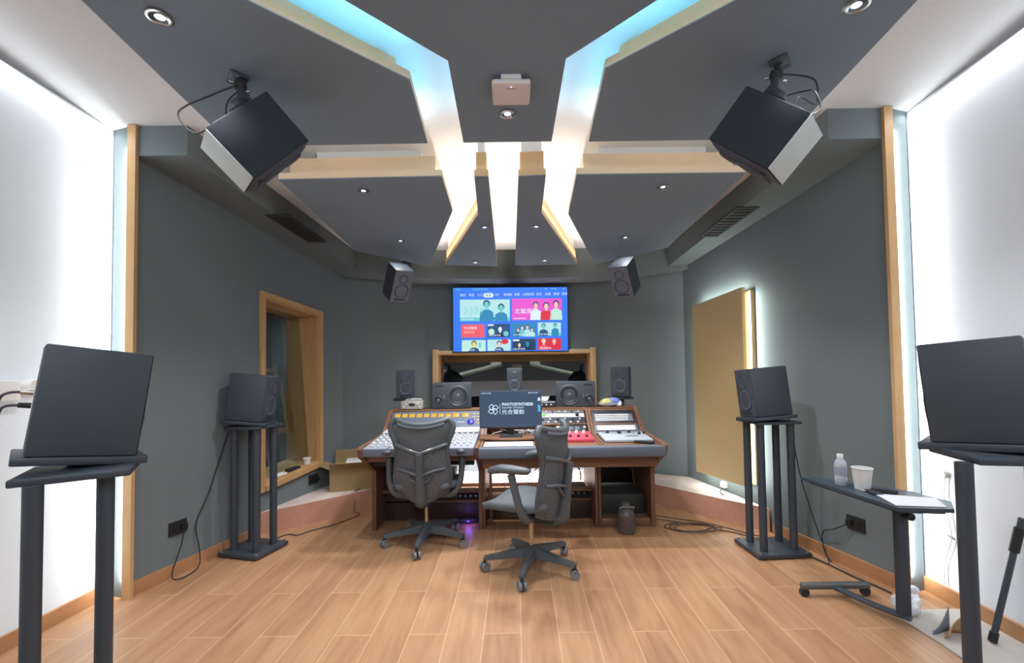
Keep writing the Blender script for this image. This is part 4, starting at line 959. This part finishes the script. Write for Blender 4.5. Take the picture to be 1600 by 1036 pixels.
for z, m in ((.325, MW), (.262, MC), (.232, MC)):
    b = MB(); b.box((.25, -.0135, z), (.02, .001, .020), bev=.0003); b.box((.25, -.0135, z - .014), (.03, .001, .006)); b.build('desktop_icon', m, msc)
t = thing('monitor_riser', 'curved walnut riser under the desktop monitor', 'riser', (-.065, 4.06, .738))
b = MB(); n_ = 12
poly = [(-.27 + .54 * i / n_, -.10 - .045 * sin(pi * i / n_), .0) for i in range(n_ + 1)] + [(.27, .12, 0), (-.27, .12, 0)]
b.prism([(x, y, .014) for x, y, z in poly], (0, 0, .013)); b.build('top_board', WALNUT, t)
for sx in (-1, 1):
    b = MB(); b.box((sx * .23, .03, .007), (.02, .14, .0135)); b.build('foot', WALNUT, t)
t = thing('lit_desk_patch', 'white sheet standing in for the bright light along the padded desk front', 'paper', (-.08, 3.80, .739))  # white sheet added where the worktop is bright with light
b = MB(); b.box((0, 0, .003), (.40, .20, .004), bev=.001); b.build('sheet', PAPER, t)
def mess(label, name, x0, x1, y, z0, z1, n_, mats, seed):
    rnd = random.Random(seed); t = thing(name, label, 'cables', ((x0 + x1) / 2, y, z0))
    for k in range(n_):
        x = rnd.uniform(x0, x1); pts = [(x, y + rnd.uniform(-.04, .04), z1)]
        for j in range(4): x += rnd.uniform(-.09, .09); pts.append((min(max(x, x0), x1), y + rnd.uniform(-.05, .05), z1 - (z1 - z0 - .006) * (j + 1) / 4 * rnd.uniform(.75, 1)))
        b = MB(); b.tube(pts, rnd.uniform(.0025, .0055), seg=6, smooth=4); b.build('lead', mats[k % len(mats)], t, world=True)
    return t
mess('tangle of leads on the desk behind the desktop monitor', 'cable_tangle', -.24, .24, 4.20, .742, .80, 14, [CABLEW, CABLE, CABLEW, CABLEB], 3)
mess('leads hanging in the open middle bay under the desk', 'cable_tangle', -.20, .60, 4.52, .18, .70, 16, [CABLE, CABLEB, CABLE, CABLEW], 5)
mess('leads hanging in the closed end bay under the desk', 'cable_tangle', DXB + .07, xi1 - .05, 4.32, .36, .62, 18, [CABLE, RUBBER, CABLE, SILVER], 9)
# gear under the desk
def gear(name, label, cat, x0, x1, y0, y1, z, h, m, knobs=4, km=None):
    t = thing(name, label, cat, ((x0 + x1) / 2, (y0 + y1) / 2, z)); W_, D_ = x1 - x0, y1 - y0
    b = MB(); b.box((0, .005, h / 2), (W_, D_ - .01, h), bev=.003); b.build('chassis', m, t)
    b = MB(); b.box((0, -D_ / 2, h / 2), (W_ + .02, .008, h - .002), bev=.0015); b.build('front_panel', m, t)
    for k in range(knobs): put('knob', km or KMD, t, (-W_ / 2 + W_ * (k + .5) / knobs, -D_ / 2 - .004, h * .5), OUT, .9)
    return t
gear('power_amplifier', 'dark green-grey amplifier low in the end bay behind the big bottle', 'amplifier', DXB + .06, xi1 - .03, 4.10, 4.5, .066, .17, mat('amp_green', (46, 52, 49), .5), 2)
gear('patch_hub', 'flat black box with a row of sockets on the low shelf in the middle bay', 'audio device', .20, .62, 4.24, 4.46, .173, .085, BLACKM, 8, KM)
gear('audio_interface', 'flat black box on the low shelf behind the left chair', 'audio device', -.56, -.37, 4.24, 4.40, .173, .06, BLACKM, 4, KM)
gear('tape_player', 'grey wedge-shaped unit tucked under the console behind the left chair', 'audio device', -.80, -.60, 4.30, 4.54, .173, .24, FACEG, 5)
# on top of the desk
t = thing('headphone_amplifier', 'small silver box with a round black dial on top of the desk', 'amplifier', (-1.035, 4.57, .964), (0, 0, rad(2)))
b = MB(); b.box((0, 0, .045), (.205, .13, .075), bev=.004); b.build('case', SILVER, t)
b = MB(); b.box((0, -.067, .046), (.21, .006, .078), bev=.002); b.build('front_panel', SILVER, t)
b = MB(); b.ball((0, -.07, .05), (.032, .006, .017)); b.build('dial', KN_D, t)
for sx in (-1, 1): put('knob', KM, t, (sx * .058, -.07, .056), OUT, .8); put('knob', KM, t, (sx * .075, -.07, .028), OUT, .9)
b = MB(); [b.cyl((sx * .08, sy * .045, 0), (sx * .08, sy * .045, .009), .01, seg=10) for sx in (-1, 1) for sy in (-1, 1)]; b.build('feet', RUBBER, t)
rnd = random.Random(2)
b = MB()
for k in range(5): b.tube([(-1.035 + rnd.uniform(-.08, .08), 4.57 + rnd.uniform(-.04, .04), 1.05 + rnd.uniform(0, .02)) for j in range(5)], .003, seg=6, smooth=4)
tag(b.build('cable_bundle', CABLEW), 'small bundle of leads lying on the silver box', 'cables')
t = thing('parts_bag', 'clear bag with blue and yellow wrappers on the desk top near the end', 'bag', (.90, 4.58, .964))
for (cx, cy, rx_, ry_, rz_, m, nm) in ((0, 0, .12, .07, .03, mat('bag_grey', (150, 152, 158), .35), 'bag_body'), (-.02, -.03, .075, .03, .042, mat('bag_yellow', (206, 200, 120), .45), 'yellow_wrapper'), (.045, -.02, .07, .04, .046, mat('bag_blue', (120, 132, 196), .45), 'blue_wrapper'), (.09, -.03, .035, .03, .03, STRIPE, 'white_wrapper')):
    b = MB(); b.ball((cx, cy, rz_ * .9), (rx_, ry_, rz_), seg=20)
    for v in b.bm.verts: v.co += V((random.uniform(-1, 1), random.uniform(-1, 1), random.uniform(-1, 1))) * .005; v.co.z = max(v.co.z, .001)
    b.build(nm, m, t)
t = thing('small_mixer', 'small dark device with a white edge between the monitor and the wide speaker', 'audio device', (.26, 4.60, .964))
b = MB(); b.box((0, 0, .03), (.22, .12, .055), bev=.003); b.build('case', FACED, t); b = MB(); b.box((-.0, -.06, .053), (.21, .006, .006)); b.build('white_edge', STRIPE, t)
for k in range(4): put('knob', KM, t, (-.07 + k * .045, -.06, .028), OUT, .8)
# purple glow of a lit device under the console
t = thing('lit_power_strip', 'power strip with a violet lamp on the floor under the console', 'power strip', (-.50, 4.0, 0))
b = MB(); b.box((0, .12, .02), (.26, .06, .04), bev=.006); b.build('body', BLACKM, t)
b = MB(); b.box((.05, .088, .022), (.02, .003, .01)); b.build('lamp', emis('violet_lamp', (90, 50, 255), 4), t)
l = bpy.data.lights.new('violet_glow', 'POINT'); l.energy = .35; l.color = (.3, .1, 1); l.shadow_soft_size = .03; o = link(bpy.data.objects.new('violet_glow', l)); o.location = (-.44, 4.03, .05)
# unseen fill light added behind the desk to brighten the platform top
area('desk_back_fill', (-.05, 4.92, .9), (0, 0, -1), 2.0, .2, 45, (.96, .98, 1), spread=75)
# big bottle
t = thing('water_jug', 'big brown-grey bottle with a red-brown label standing at the desk foot', 'bottle', (.88, 3.84, 0))
b = MB(); b.lathe([(0, 0), (.062, 0), (.072, .01), (.074, .12), (.072, .15), (.055, .185), (.034, .20), (.03, .212)], seg=32); b.build('body', mat('jug_body', (84, 78, 76), .25, var=.15, scale=25), t)
b = MB(); b.lathe([(.036, .208), (.036, .238), (.03, .243), (0, .243)], seg=24); b.build('cap', mat('jug_cap', (92, 94, 90), .5), t)
b = MB(); R_ = .0752
b.grid(lambda u, v: (R_ * sin(-1.0 + 1.2 * u), -R_ * cos(-1.0 + 1.2 * u), .03 + .10 * v), 10, 2); b.build('label', mat('jug_label', (86, 66, 64), .5, var=.2, scale=40), t)
b = MB(); b.tube([(-.05, -.02, .19), (-.055, -.04, .215), (0, -.062, .222), (.055, -.04, .215), (.05, -.02, .19)], .006, seg=8); b.build('handle', mat('jug_handle', (120, 122, 122), .4), t)

# ------------------------------------------------------------------ mesh office chairs
def mesh_back_mat():
    m = bpy.data.materials.new('perforated_back'); m.use_nodes = True; nt = m.node_tree; N = nt.nodes; L = nt.links; bs = N['Principled BSDF']
    bs.inputs['Roughness'].default_value = .6
    tc = N.new('ShaderNodeTexCoord'); mp = N.new('ShaderNodeMapping'); mp.inputs['Scale'].default_value = (150, 0, 150); L.new(tc.outputs['Object'], mp.inputs[0])
    vo = N.new('ShaderNodeTexVoronoi'); vo.inputs['Scale'].default_value = 1; L.new(mp.outputs[0], vo.inputs['Vector'])
    rp = N.new('ShaderNodeValToRGB'); e = rp.color_ramp.elements; e[0].position = .2; e[0].color = rgb(52, 55, 58); e[1].position = .5; e[1].color = rgb(94, 98, 102)
    L.new(vo.outputs['Distance'], rp.inputs[0]); L.new(rp.outputs[0], bs.inputs['Base Color'])
    bp = N.new('ShaderNodeBump'); bp.inputs['Strength'].default_value = .5; bp.inputs['Distance'].default_value = .003; L.new(vo.outputs['Distance'], bp.inputs['Height']); L.new(bp.outputs[0], bs.inputs['Normal'])
    return m
PERF = mesh_back_mat(); MEMB = mat('back_membrane', (82, 84, 87), .75, var=.12, scale=260, bump=.25)
WT = [(.36, .115), (.40, .17), (.46, .205), (.54, .215), (.62, .205), (.70, .190), (.76, .187), (.82, .20), (.88, .225), (.93, .238), (.965, .23), (.985, .20)]
def halfw(z):
    for (a, wa), (c, wc) in zip(WT, WT[1:]):
        if z <= c: k = max(0, (z - a) / (c - a)); k = k * k * (3 - 2 * k) * .5 + k * .5; return wa + (wc - wa) * k
    return WT[-1][1]
def backy(z):   # spine curve, chair faces +Y
    return -.195 - .05 * sin((z - .36) / .62 * pi * .9) - .10 * max(0, z - .62)
def backp(u, z, off=0):
    """u -1..1 across; edges wrap forward; the top edge dips in the middle"""
    wd = halfw(z); x = u * wd
    zz = z - (.035 * (1 - u * u) * max(0, (z - .86) / .125)) + (.03 * u * u * max(0, (.46 - z) / .1))
    return V((x, backy(z) + .085 * abs(u) ** 2.2 - off, zz))
def office_chair(label, loc, yaw, phase):
    t = thing('office_chair', label, 'office chair', (*loc, 0), (0, 0, rad(yaw)), group='dark mesh office chairs at the desk')
    # back: lower perforated shell and upper membrane
    def vz(u): return .80 - .055 * (1 - abs(u))       # V-shaped border between the two
    b = MB(); b.grid(lambda i, j: backp(2 * i - 1, .365 + (vz(2 * i - 1) - .365) * j), 24, 22); b.build('lower_shell', PERF, t, thick=.008, angle=70)
    b = MB(); b.grid(lambda i, j: backp((2 * i - 1) * .985, vz(2 * i - 1) + (.985 - vz(2 * i - 1)) * j, -.004), 24, 12); b.build('upper_membrane', MEMB, t, thick=.004, angle=70)
    b = MB(); pts = [backp(-1, z) for z in [.40 + .585 * k / 16 for k in range(17)]] + [backp(-.9 + 1.8 * k / 14, .985) for k in range(15)] + [backp(1, z) for z in [.985 - .585 * k / 16 for k in range(17)]]
    pts += [backp(1 - 2 * k / 12, .37) for k in range(1, 12)]; pts.append(pts[0])
    b.tube(pts, [.013 + .010 * max(0, min(1, (p.z - .62) / .2)) for p in pts], seg=10, smooth=2); b.build('rim', CHAIRF, t, angle=70)
    b = MB(); pts = [backp(u, .98, -.0) + V((0, -.006, -.012)) for u in [-.82 + 1.64 * k / 12 for k in range(13)]]; b.tube(pts, .017, seg=10, smooth=2); b.build('top_rail', mat('chair_top_rail', (104, 114, 128), .4), t, angle=70)
    b = MB(); pts = [backp(u, vz(u)) + V((0, -.012, 0)) for u in [-.97 + 1.94 * k / 20 for k in range(21)]]; b.tube(pts, .016, seg=8, smooth=2); b.build('cross_rib', CHAIRF, t, angle=70)
    b = MB(); pts = [backp(u, vz(u)) + V((0, -.02, .008)) for u in [-.5 + 1.0 * k / 12 for k in range(13)]]; b.tube(pts, .005, seg=8, smooth=2); b.build('highlight_trim', CHROME, t, angle=70)
    b = MB(); zs = [.33, .38, .44, .52, .60, .68, .745]
    b.tube([(0, -.10, .335)] + [(0, backy(z) - .028, z) for z in zs[1:]], [.036, .044, .042, .036, .031, .029, .027], seg=12, smooth=4); b.build('spine', CHAIRF, t, angle=70)
    for s in (-1, 1):   # lumbar yoke
        b = MB(); b.tube([backp(s * .85, .615) + V((0, -.01, 0)), backp(s * .45, .61) + V((0, -.03, 0)), V((s * .02, backy(.585) - .035, .585))], .011, seg=8, smooth=4)
        b.tube([backp(s * .5, .61) + V((0, -.026, 0)), backp(s * .3, .55) + V((0, -.03, 0)), V((s * .02, backy(.52) - .035, .525))], .009, seg=8, smooth=4); b.build('lumbar_yoke', CHAIRF, t, angle=70)
    # seat
    b = MB()
    def seat(u, v):
        y = -.19 + .47 * v; wd = .245 * (1 - .35 * max(0, abs(2 * v - 1) - .55) ** 1.2 * 2); x = (2 * u - 1) * wd
        z = .452 + .018 * (2 * u - 1) ** 2 - .05 * max(0, v - .75) ** 1.3 * 4 + .015 * max(0, .25 - v) * 4
        return (x, y, z)
    b.grid(seat, 16, 18); b.build('seat', CHAIRS, t, thick=.045, angle=70)
    b = MB(); b.box((0, .02, .385), (.22, .30, .05), bev=.02, seg=3); b.box((0, -.10, .36), (.12, .16, .06), bev=.015); b.build('tilt_mechanism', BLACKM, t)
    b = MB(); b.tube([(.10, .10, .385), (.22, .12, .38), (.255, .12, .385)], .008, seg=8); b.build('lever', BLACKM, t)
    for s in (-1, 1):
        a = MB(); a.tube([(s * .12, -.06, .385), (s * .215, -.07, .40), (s * .268, -.055, .47), (s * .285, -.03, .58), (s * .288, .0, .70)], [.024, .028, .026, .024, .026], seg=10, smooth=5); arm = a.build('arm_post', CHAIRF, t, angle=70)
        b = MB(); b.tube([(s * .284, -.13, .722), (s * .286, -.10, .73), (s * .288, .0, .734), (s * .284, .07, .730), (s * .276, .13, .704), (s * .272, .15, .676)], [.022, .038, .047, .046, .040, .028], seg=12, smooth=4)
        for v in b.bm.verts: v.co.z = .722 + (v.co.z - .722) * .62
        b.build('arm_pad', CHAIRF, t, angle=70)
    b = MB(); b.cyl((0, 0, .13), (0, 0, .37), .014, seg=18); b.build('gas_lift', mat('lift_brass', (186, 170, 140), .3, metal=.7), t)
    b = MB(); b.lathe([(0, .06), (.032, .06), (.036, .10), (.03, .155), (.022, .16), (0, .16)], seg=24); b.build('hub', CHAIRF, t)
    for k in range(5):
        an = rad(phase - yaw + 72 * k); d = V((cos(an), sin(an), 0)); n_ = V((-d.y, d.x, 0)); R_ = .325
        b = MB(); q = []
        for rr, wd, z0, z1 in ((.02, .030, .085, .150), (.16, .026, .082, .125), (R_, .020, .075, .098)):
            c = d * rr; q.append([c + n_ * wd + V((0, 0, z0)), c - n_ * wd + V((0, 0, z0)), c - n_ * wd * .7 + V((0, 0, z1)), c + n_ * wd * .7 + V((0, 0, z1))])
        vs = [[b.bm.verts.new(p) for p in r_] for r_ in q]
        for A, B in zip(vs, vs[1:]):
            for i in range(4): b.bm.faces.new((A[i], A[(i + 1) % 4], B[(i + 1) % 4], B[i]))
        b.bm.faces.new(vs[0][::-1]); b.bm.faces.new(vs[-1]); leg = b.build('base_leg', CHAIRF, t)
        c = d * (R_ - .005); b = MB(); b.cyl(c + V((0, 0, .05)), c + V((0, 0, .085)), .010, seg=10); b.box(c + V((0, 0, .048)), (.034, .05, .022), rot=(0, 0, an + .6), bev=.008); cs = b.build('caster', BLACKM, leg)
        d2 = V((cos(an + .6), sin(an + .6), 0)); n2 = V((-d2.y, d2.x, 0))
        b = MB()
        for s in (-1, 1): b.cyl(c + n2 * s * .007 + V((0, 0, .030)), c + n2 * s * .025 + V((0, 0, .030)), .030, seg=20)
        b.build('wheel', mat('caster_wheel', (120, 122, 126), .5), leg)
    return t
office_chair('dark mesh office chair with its back square to the camera, at the mixing console', (-.735, 3.685), 1, -92)
office_chair('dark mesh office chair turned sideways in front of the desktop monitor', (.08, 3.195), 63, -103)

# ------------------------------------------------------------------ overbed style side table and the things on it
t = thing('side_table', 'low dark laptop table on a wheeled T-shaped foot at the right', 'side table', (2.0, 2.47, 0))
TT = [(1.700, 2.80), (1.790, 2.200), (2.025, 2.168), (2.12, 2.285), (2.082, 2.46), (1.772, 2.80)]
b = MB(); b.prism([(x, y, .676) for x, y in TT], (0, 0, .018)); b.build('table_top', mat('table_laminate', (58, 70, 82), .4, var=.05), t, world=True)
b = MB(); q = inset(TT, .03); b.prism([(x, y, .660) for x, y in q], (0, 0, .0165)); b.build('underframe', BLACK2, t, world=True)
b = MB(); b.box((2.005, 2.455, .36), (.06, .035, .62), bev=.006); b.build('column', BLACK2, t, world=True)
b = MB(); b.cyl((2.02, 2.43, .58), (2.02, 2.40, .58), .02, seg=14); b.build('height_knob', RUBBER, t, world=True)
b = MB(); b.tube([(2.02, 2.43, .05), (1.93, 2.58, .052), (1.86, 2.765, .055)], .024, seg=10, smooth=6)
for v in b.bm.verts: v.co.z = .05 + (v.co.z - .05) * .6
b.build('foot_beam', BLACK2, t, world=True)
b = MB(); b.box((1.86, 2.77, .062), (.40, .045, .034), bev=.012, seg=3); b.build('foot_crossbar', mat('crossbar_grey', (84, 86, 86), .5), t, world=True)
for x in (1.68, 2.04):
    b = MB(); b.cyl((x, 2.76, .025), (x, 2.785, .025), .025, seg=18); b.cyl((x, 2.77, .03), (x, 2.77, .055), .008, seg=8); b.build('caster', BLACKM, t, world=True)
# bottle
t = thing('water_bottle', 'clear plastic water bottle with white cap on the side table', 'bottle', (1.80, 2.60, .6945))
b = MB(); b.lathe([(0, 0), (.026, 0), (.030, .006), (.030, .05), (.028, .055), (.030, .06), (.030, .115), (.026, .135), (.014, .15), (.013, .155)], seg=28); b.build('body', mat('bottle_plastic', (176, 182, 192), .12, var=.2, scale=30), t)
b = MB(); b.lathe([(.0155, .153), (.0155, .172), (.014, .174), (0, .174)], seg=20); b.build('cap', WHITEPL, t)
b = MB(); b.lathe([(.0304, .062), (.0304, .105)], seg=28); b.build('label', mat('bottle_label', (150, 158, 178), .4, var=.3, scale=60), t)
# cup
t = thing('paper_cup', 'white cup standing beside the water bottle on the side table', 'cup', (1.865, 2.525, .6945))
b = MB(); b.lathe([(0, 0), (.036, 0), (.048, .112), (.050, .114), (.0465, .112), (.034, .006), (0, .006)], seg=32); b.build('body', WHITEPL, t)
b = MB(); b.lathe([(.050, .110), (.0515, .114), (.048, .116)], seg=32); b.build('rim', WHITEPL, t)
b = MB(); b.box((0, 0, 0), (.002, .002, .002)); b.bm.free()
t = thing('paper_sheet', 'white paper sheet lying on the near end of the side table', 'paper', (1.93, 2.27, .695))
b = MB(); b.hexa([(1.80, 2.225, .695), (2.01, 2.19, .695), (2.085, 2.33, .695), (1.85, 2.42, .695)], [(1.80, 2.225, .698), (2.01, 2.19, .698), (2.085, 2.33, .698), (1.85, 2.42, .698)]); b.build('sheet', PAPER, t, world=True)
for (x, y, a, lab, L_) in ((1.90, 2.44, 70, 'dark pen lying between the cup and the paper', .14), (1.935, 2.47, 60, 'silver-tipped pen lying nearest the cup', .12)):
    t = thing('pen', lab, 'pen', (x, y, .6945), (0, 0, rad(a))); b = MB(); b.cyl((0, -L_ / 2, .006), (0, L_ / 2, .006), .005, seg=10); b.build('barrel', RUBBER, t)
    b = MB(); b.cyl((0, L_ / 2, .006), (0, L_ / 2 + .02, .006), .005, .001, seg=10); b.build('tip', CHROME, t)
t = thing('phone', 'flat black phone lying half under the pens on the side table', 'phone', (1.862, 2.445, .6945), (0, 0, rad(-12)))
b = MB(); b.box((0, 0, .004), (.05, .09, .008), bev=.003); b.build('body', RUBBER, t)

# ------------------------------------------------------------------ interior window sill things
def on_sill(y, d): p = wp(y, d, WB_(y) + .0125); return p
t = thing('sill_cup', 'small white cup on the interior window sill', 'cup', on_sill(4.46, .035)); b = MB(); b.lathe([(0, 0), (.030, 0), (.034, .055), (.036, .057), (.032, .055), (.028, .004), (0, .004)], seg=24); b.build('body', WHITEPL, t); b = MB(); b.lathe([(.0345, .045), (.0375, .05), (.036, .06), (0, .061)], seg=24); b.build('lid', WHITEPL, t)
t = thing('sill_box', 'flat black box on the interior window sill', 'box', on_sill(4.28, .035), (0, 0, rad(-14))); b = MB(); b.box((0, 0, .012), (.05, .15, .022), bev=.003); b.build('case', BLACKM, t); b = MB(); b.box((0, 0, .024), (.04, .13, .002)); b.build('lid', RUBBER, t)
t = thing('sill_papers', 'small stack of white papers on the interior window sill', 'papers', on_sill(4.12, .035), (0, 0, rad(-10)))
b = MB(); b.box((0, 0, .009), (.055, .13, .016), bev=.002); b.build('stack', PAPER, t)

# cardboard box on the platform
t = thing('cardboard_box', 'open cardboard box on the platform beside the desk', 'box', (-1.665, 4.66, .19), (0, 0, rad(16)))
W_, D_, H_ = .40, .30, .21
b = MB()
for (c, s) in (((0, -D_ / 2, H_ / 2), (W_, .006, H_)), ((0, D_ / 2, H_ / 2), (W_, .006, H_)), ((-W_ / 2, 0, H_ / 2), (.006, D_, H_)), ((W_ / 2, 0, H_ / 2), (.006, D_, H_)), ((0, 0, .004), (W_, D_, .006))): b.box(c, s)
b.build('walls', CARD, t)
for (p, ax, sz, rot) in (((0, -D_ / 2 - .035, H_ + .035), 0, (W_, .005, .10), (rad(45), 0, 0)), ((.02, D_ / 2 + .03, H_ + .06), 0, (W_, .005, .15), (rad(-20), 0, 0)), ((-W_ / 2 - .04, 0, H_ + .02), 1, (.11, D_, .005), (0, rad(25), 0)), ((W_ / 2 + .035, 0, H_ - .02), 1, (.10, D_, .005), (0, rad(50), 0))):
    b = MB(); b.box(p, sz, rot=rot); b.build('flap', CARD, t)
t = thing('foam_block', 'white foam packing block sticking out of the cardboard box', 'packing', (-1.60, 4.66, .20), (0, 0, rad(16)))
b = MB(); b.box((0, 0, .13), (.25, .24, .26), bev=.01); b.build('block', WHITEPL, t); b = MB(); b.box((.05, -.04, .265), (.10, .10, .012), bev=.004); b.build('ridge', WHITEPL, t)

# ------------------------------------------------------------------ loose cables on the floor
fz = .006
cable('dark cable looping from the socket on the interior window wall', [V((lx(3.19), 3.19, .30)) - nL * .04, V((lx(3.16), 3.16, .2)) - nL * .05, V((lx(3.10), 3.10, .03)) - nL * .05, V((lx(3.13), 3.13, .008)) - nL * .10, V((lx(3.27), 3.27, .02)) - nL * .07, V((lx(3.31), 3.31, .12)) - nL * .03, V((lx(3.30), 3.30, .30)) - nL * .012, V((lx(3.40), 3.40, .50)) - nL * .012, V((lx(3.55), 3.55, .9)) - nL * .012], .004)
cable('brown cable running along the platform foot to the stand by the interior window', [(-2.0, 3.76, fz), (-1.93, 3.88, fz), (-1.84, 3.86, fz), (-1.78, 3.95, fz), (-1.62, 4.12, fz), (-1.50, 4.36, fz), (-1.56, 4.41, .03), (-1.565, 4.45, .16), (-1.57, 4.50, .198), (-1.50, 4.62, .197)], .005, CABLEB)
rnd = random.Random(4)
pts = [(1.17, 4.15, fz)]
for k in range(3):
    for j in range(6): a = j / 6 * 2 * pi + k * .5; pts.append((1.42 + .20 * cos(a) + .03 * k, 3.93 + .10 * sin(a) - .03 * k, fz + .006 * k))
pts += [(1.6, 3.85, fz + .01), (1.72, 3.80, fz), (1.80, 3.72, fz)]
cable('brown cable coiled on the floor beside the desk', pts, .005, CABLEB)
cable('thin cable running straight from the desk to the stand by the absorber', [(1.18, 4.25, fz), (1.4, 4.13, fz), (1.62, 4.0, fz + .002), (1.85, 3.75, fz), (1.95, 3.66, fz)], .004, CABLEB)
cable('black cable falling from the back of the speaker before the absorber', [(1.965, 3.44, 1.2), (2.0, 3.45, 1.12), (2.02, 3.43, .9), (2.06, 3.40, .55), (2.09, 3.30, .25), (2.115, 3.22, .05), (2.09, 3.18, .008), (2.06, 3.3, .008)], .004)
cable('black cable running along the floor below the absorber wall', [(2.06, 3.3, .008), (2.10, 3.14, .008), (2.13, 3.0, .008), (2.18, 2.86, .008), (2.2, 2.78, .008)], .005)
cable('black lead curving from the wall socket down behind the side table', [ap(3.12, .035, .30), ap(3.20, .05, .24), ap(3.30, .04, .18), ap(3.28, .05, .06), ap(3.22, .06, .008)], .004)
t = thing('inline_switch_cord', 'thin white cord with a small inline switch hanging on the bright wall', 'cord', (RWX - .02, 2.68, .9))
b = MB(); b.tube([(RWX - .012, 2.66, .72), (RWX - .012, 2.67, .6), (RWX - .012, 2.64, .42), (RWX - .012, 2.64, .36), (RWX - .012, 2.69, .2), (RWX - .012, 2.69, .09)], .003, seg=6, smooth=6); b.build('wire', CABLEW, t, world=True)
b = MB(); b.box((RWX - .014, 2.64, .385), (.012, .05, .012), rot=(rad(15), 0, 0), bev=.004); b.build('switch', mat('switch_grey', (140, 138, 140), .5), t, world=True)
b = MB(); b.cyl((RWX, 2.66, .73), (RWX - .03, 2.66, .73), .02, seg=16); b.build('wall_cap', mat('wall_cap', (176, 172, 168), .5), t, world=True)

# ------------------------------------------------------------------ things on the floor at the right
b = MB(); poly = [(2.03, 2.56), (2.20, 2.60), (2.44, 2.60), (2.44, 1.2), (2.02, 1.2), (2.03, 1.9), (2.05, 2.3)]
b.prism([(x, y, .001) for x, y in poly], (0, 0, .006)); tag(b.build('floor_mat', mat('smear_grey', (186, 180, 174), .8, var=.05, scale=12)), 'pale grey smeared patch of floor under the near stand by the side table', 'mat')  # blurred patch of floor, made up as a thin flat sheet
t = thing('plastic_bag', 'shiny white plastic bag lying at the foot of the side table column', 'bag', (2.11, 2.565, 0))
b = MB(); b.ball((0, 0, .055), (.07, .06, .06), seg=32)
for v in b.bm.verts:
    c = v.co; k = 1 + .14 * sin(c.x * 70 + 1) * sin(c.z * 60 + c.y * 40) + .06 * sin(c.y * 160 + c.z * 90); v.co = V((c.x * k, c.y * k, max(.001, c.z * k)))
b.build('body', mat('bag_white', (240, 242, 248), .2, var=.03), t)
b = MB(); b.tube([(.0, 0, .10), (.015, .005, .125), (.045, .01, .135), (.065, .02, .12)], [.018, .010, .016, .022], seg=10, smooth=4); b.build('twisted_top', MATS['bag_white'], t)
t = thing('leaning_pole', 'black pole leaning against the bright wall by the near stand', 'pole', (2.30, 2.30, 0))
p0, p1 = V((2.30, 2.29, .03)), V((2.425, 2.25, .62)); d_ = (p1 - p0)
b = MB(); b.tube([p0, p0 + d_ * .5, p1], .014, seg=10, smooth=0); b.build('shaft', BLACK2, t, world=True)
b = MB(); b.cyl(p0 + d_ * .72, p0 + d_ * .92, .02, seg=12); b.build('clutch', RUBBER, t, world=True)
b = MB(); b.cyl(p0 - d_.normalized() * .015, p0 + d_.normalized() * .03, .018, seg=12); b.build('rubber_tip', RUBBER, t, world=True)
t = thing('cardboard_scrap', 'bent piece of cardboard on the floor between the near stand and the pole', 'cardboard', (2.2, 2.33, 0))
b = MB(); b.grid(lambda u, v: (2.10 + .16 * u, 2.33 + .05 * sin(u * 3) - .03 * v, .008 + v * (.03 + .12 * u ** 1.5)), 10, 4); b.build('sheet', mat('scrap_brown', (176, 136, 100), .7, var=.1), t, world=True, thick=.004)
b = MB(); b.grid(lambda u, v: (2.07 + .12 * u, 2.36 + .04 * u, .008 + v * (.02 + .10 * u ** 2)), 8, 3); b.build('torn_flap', mat('scrap_blue', (120, 130, 142), .6), t, world=True, thick=.003)
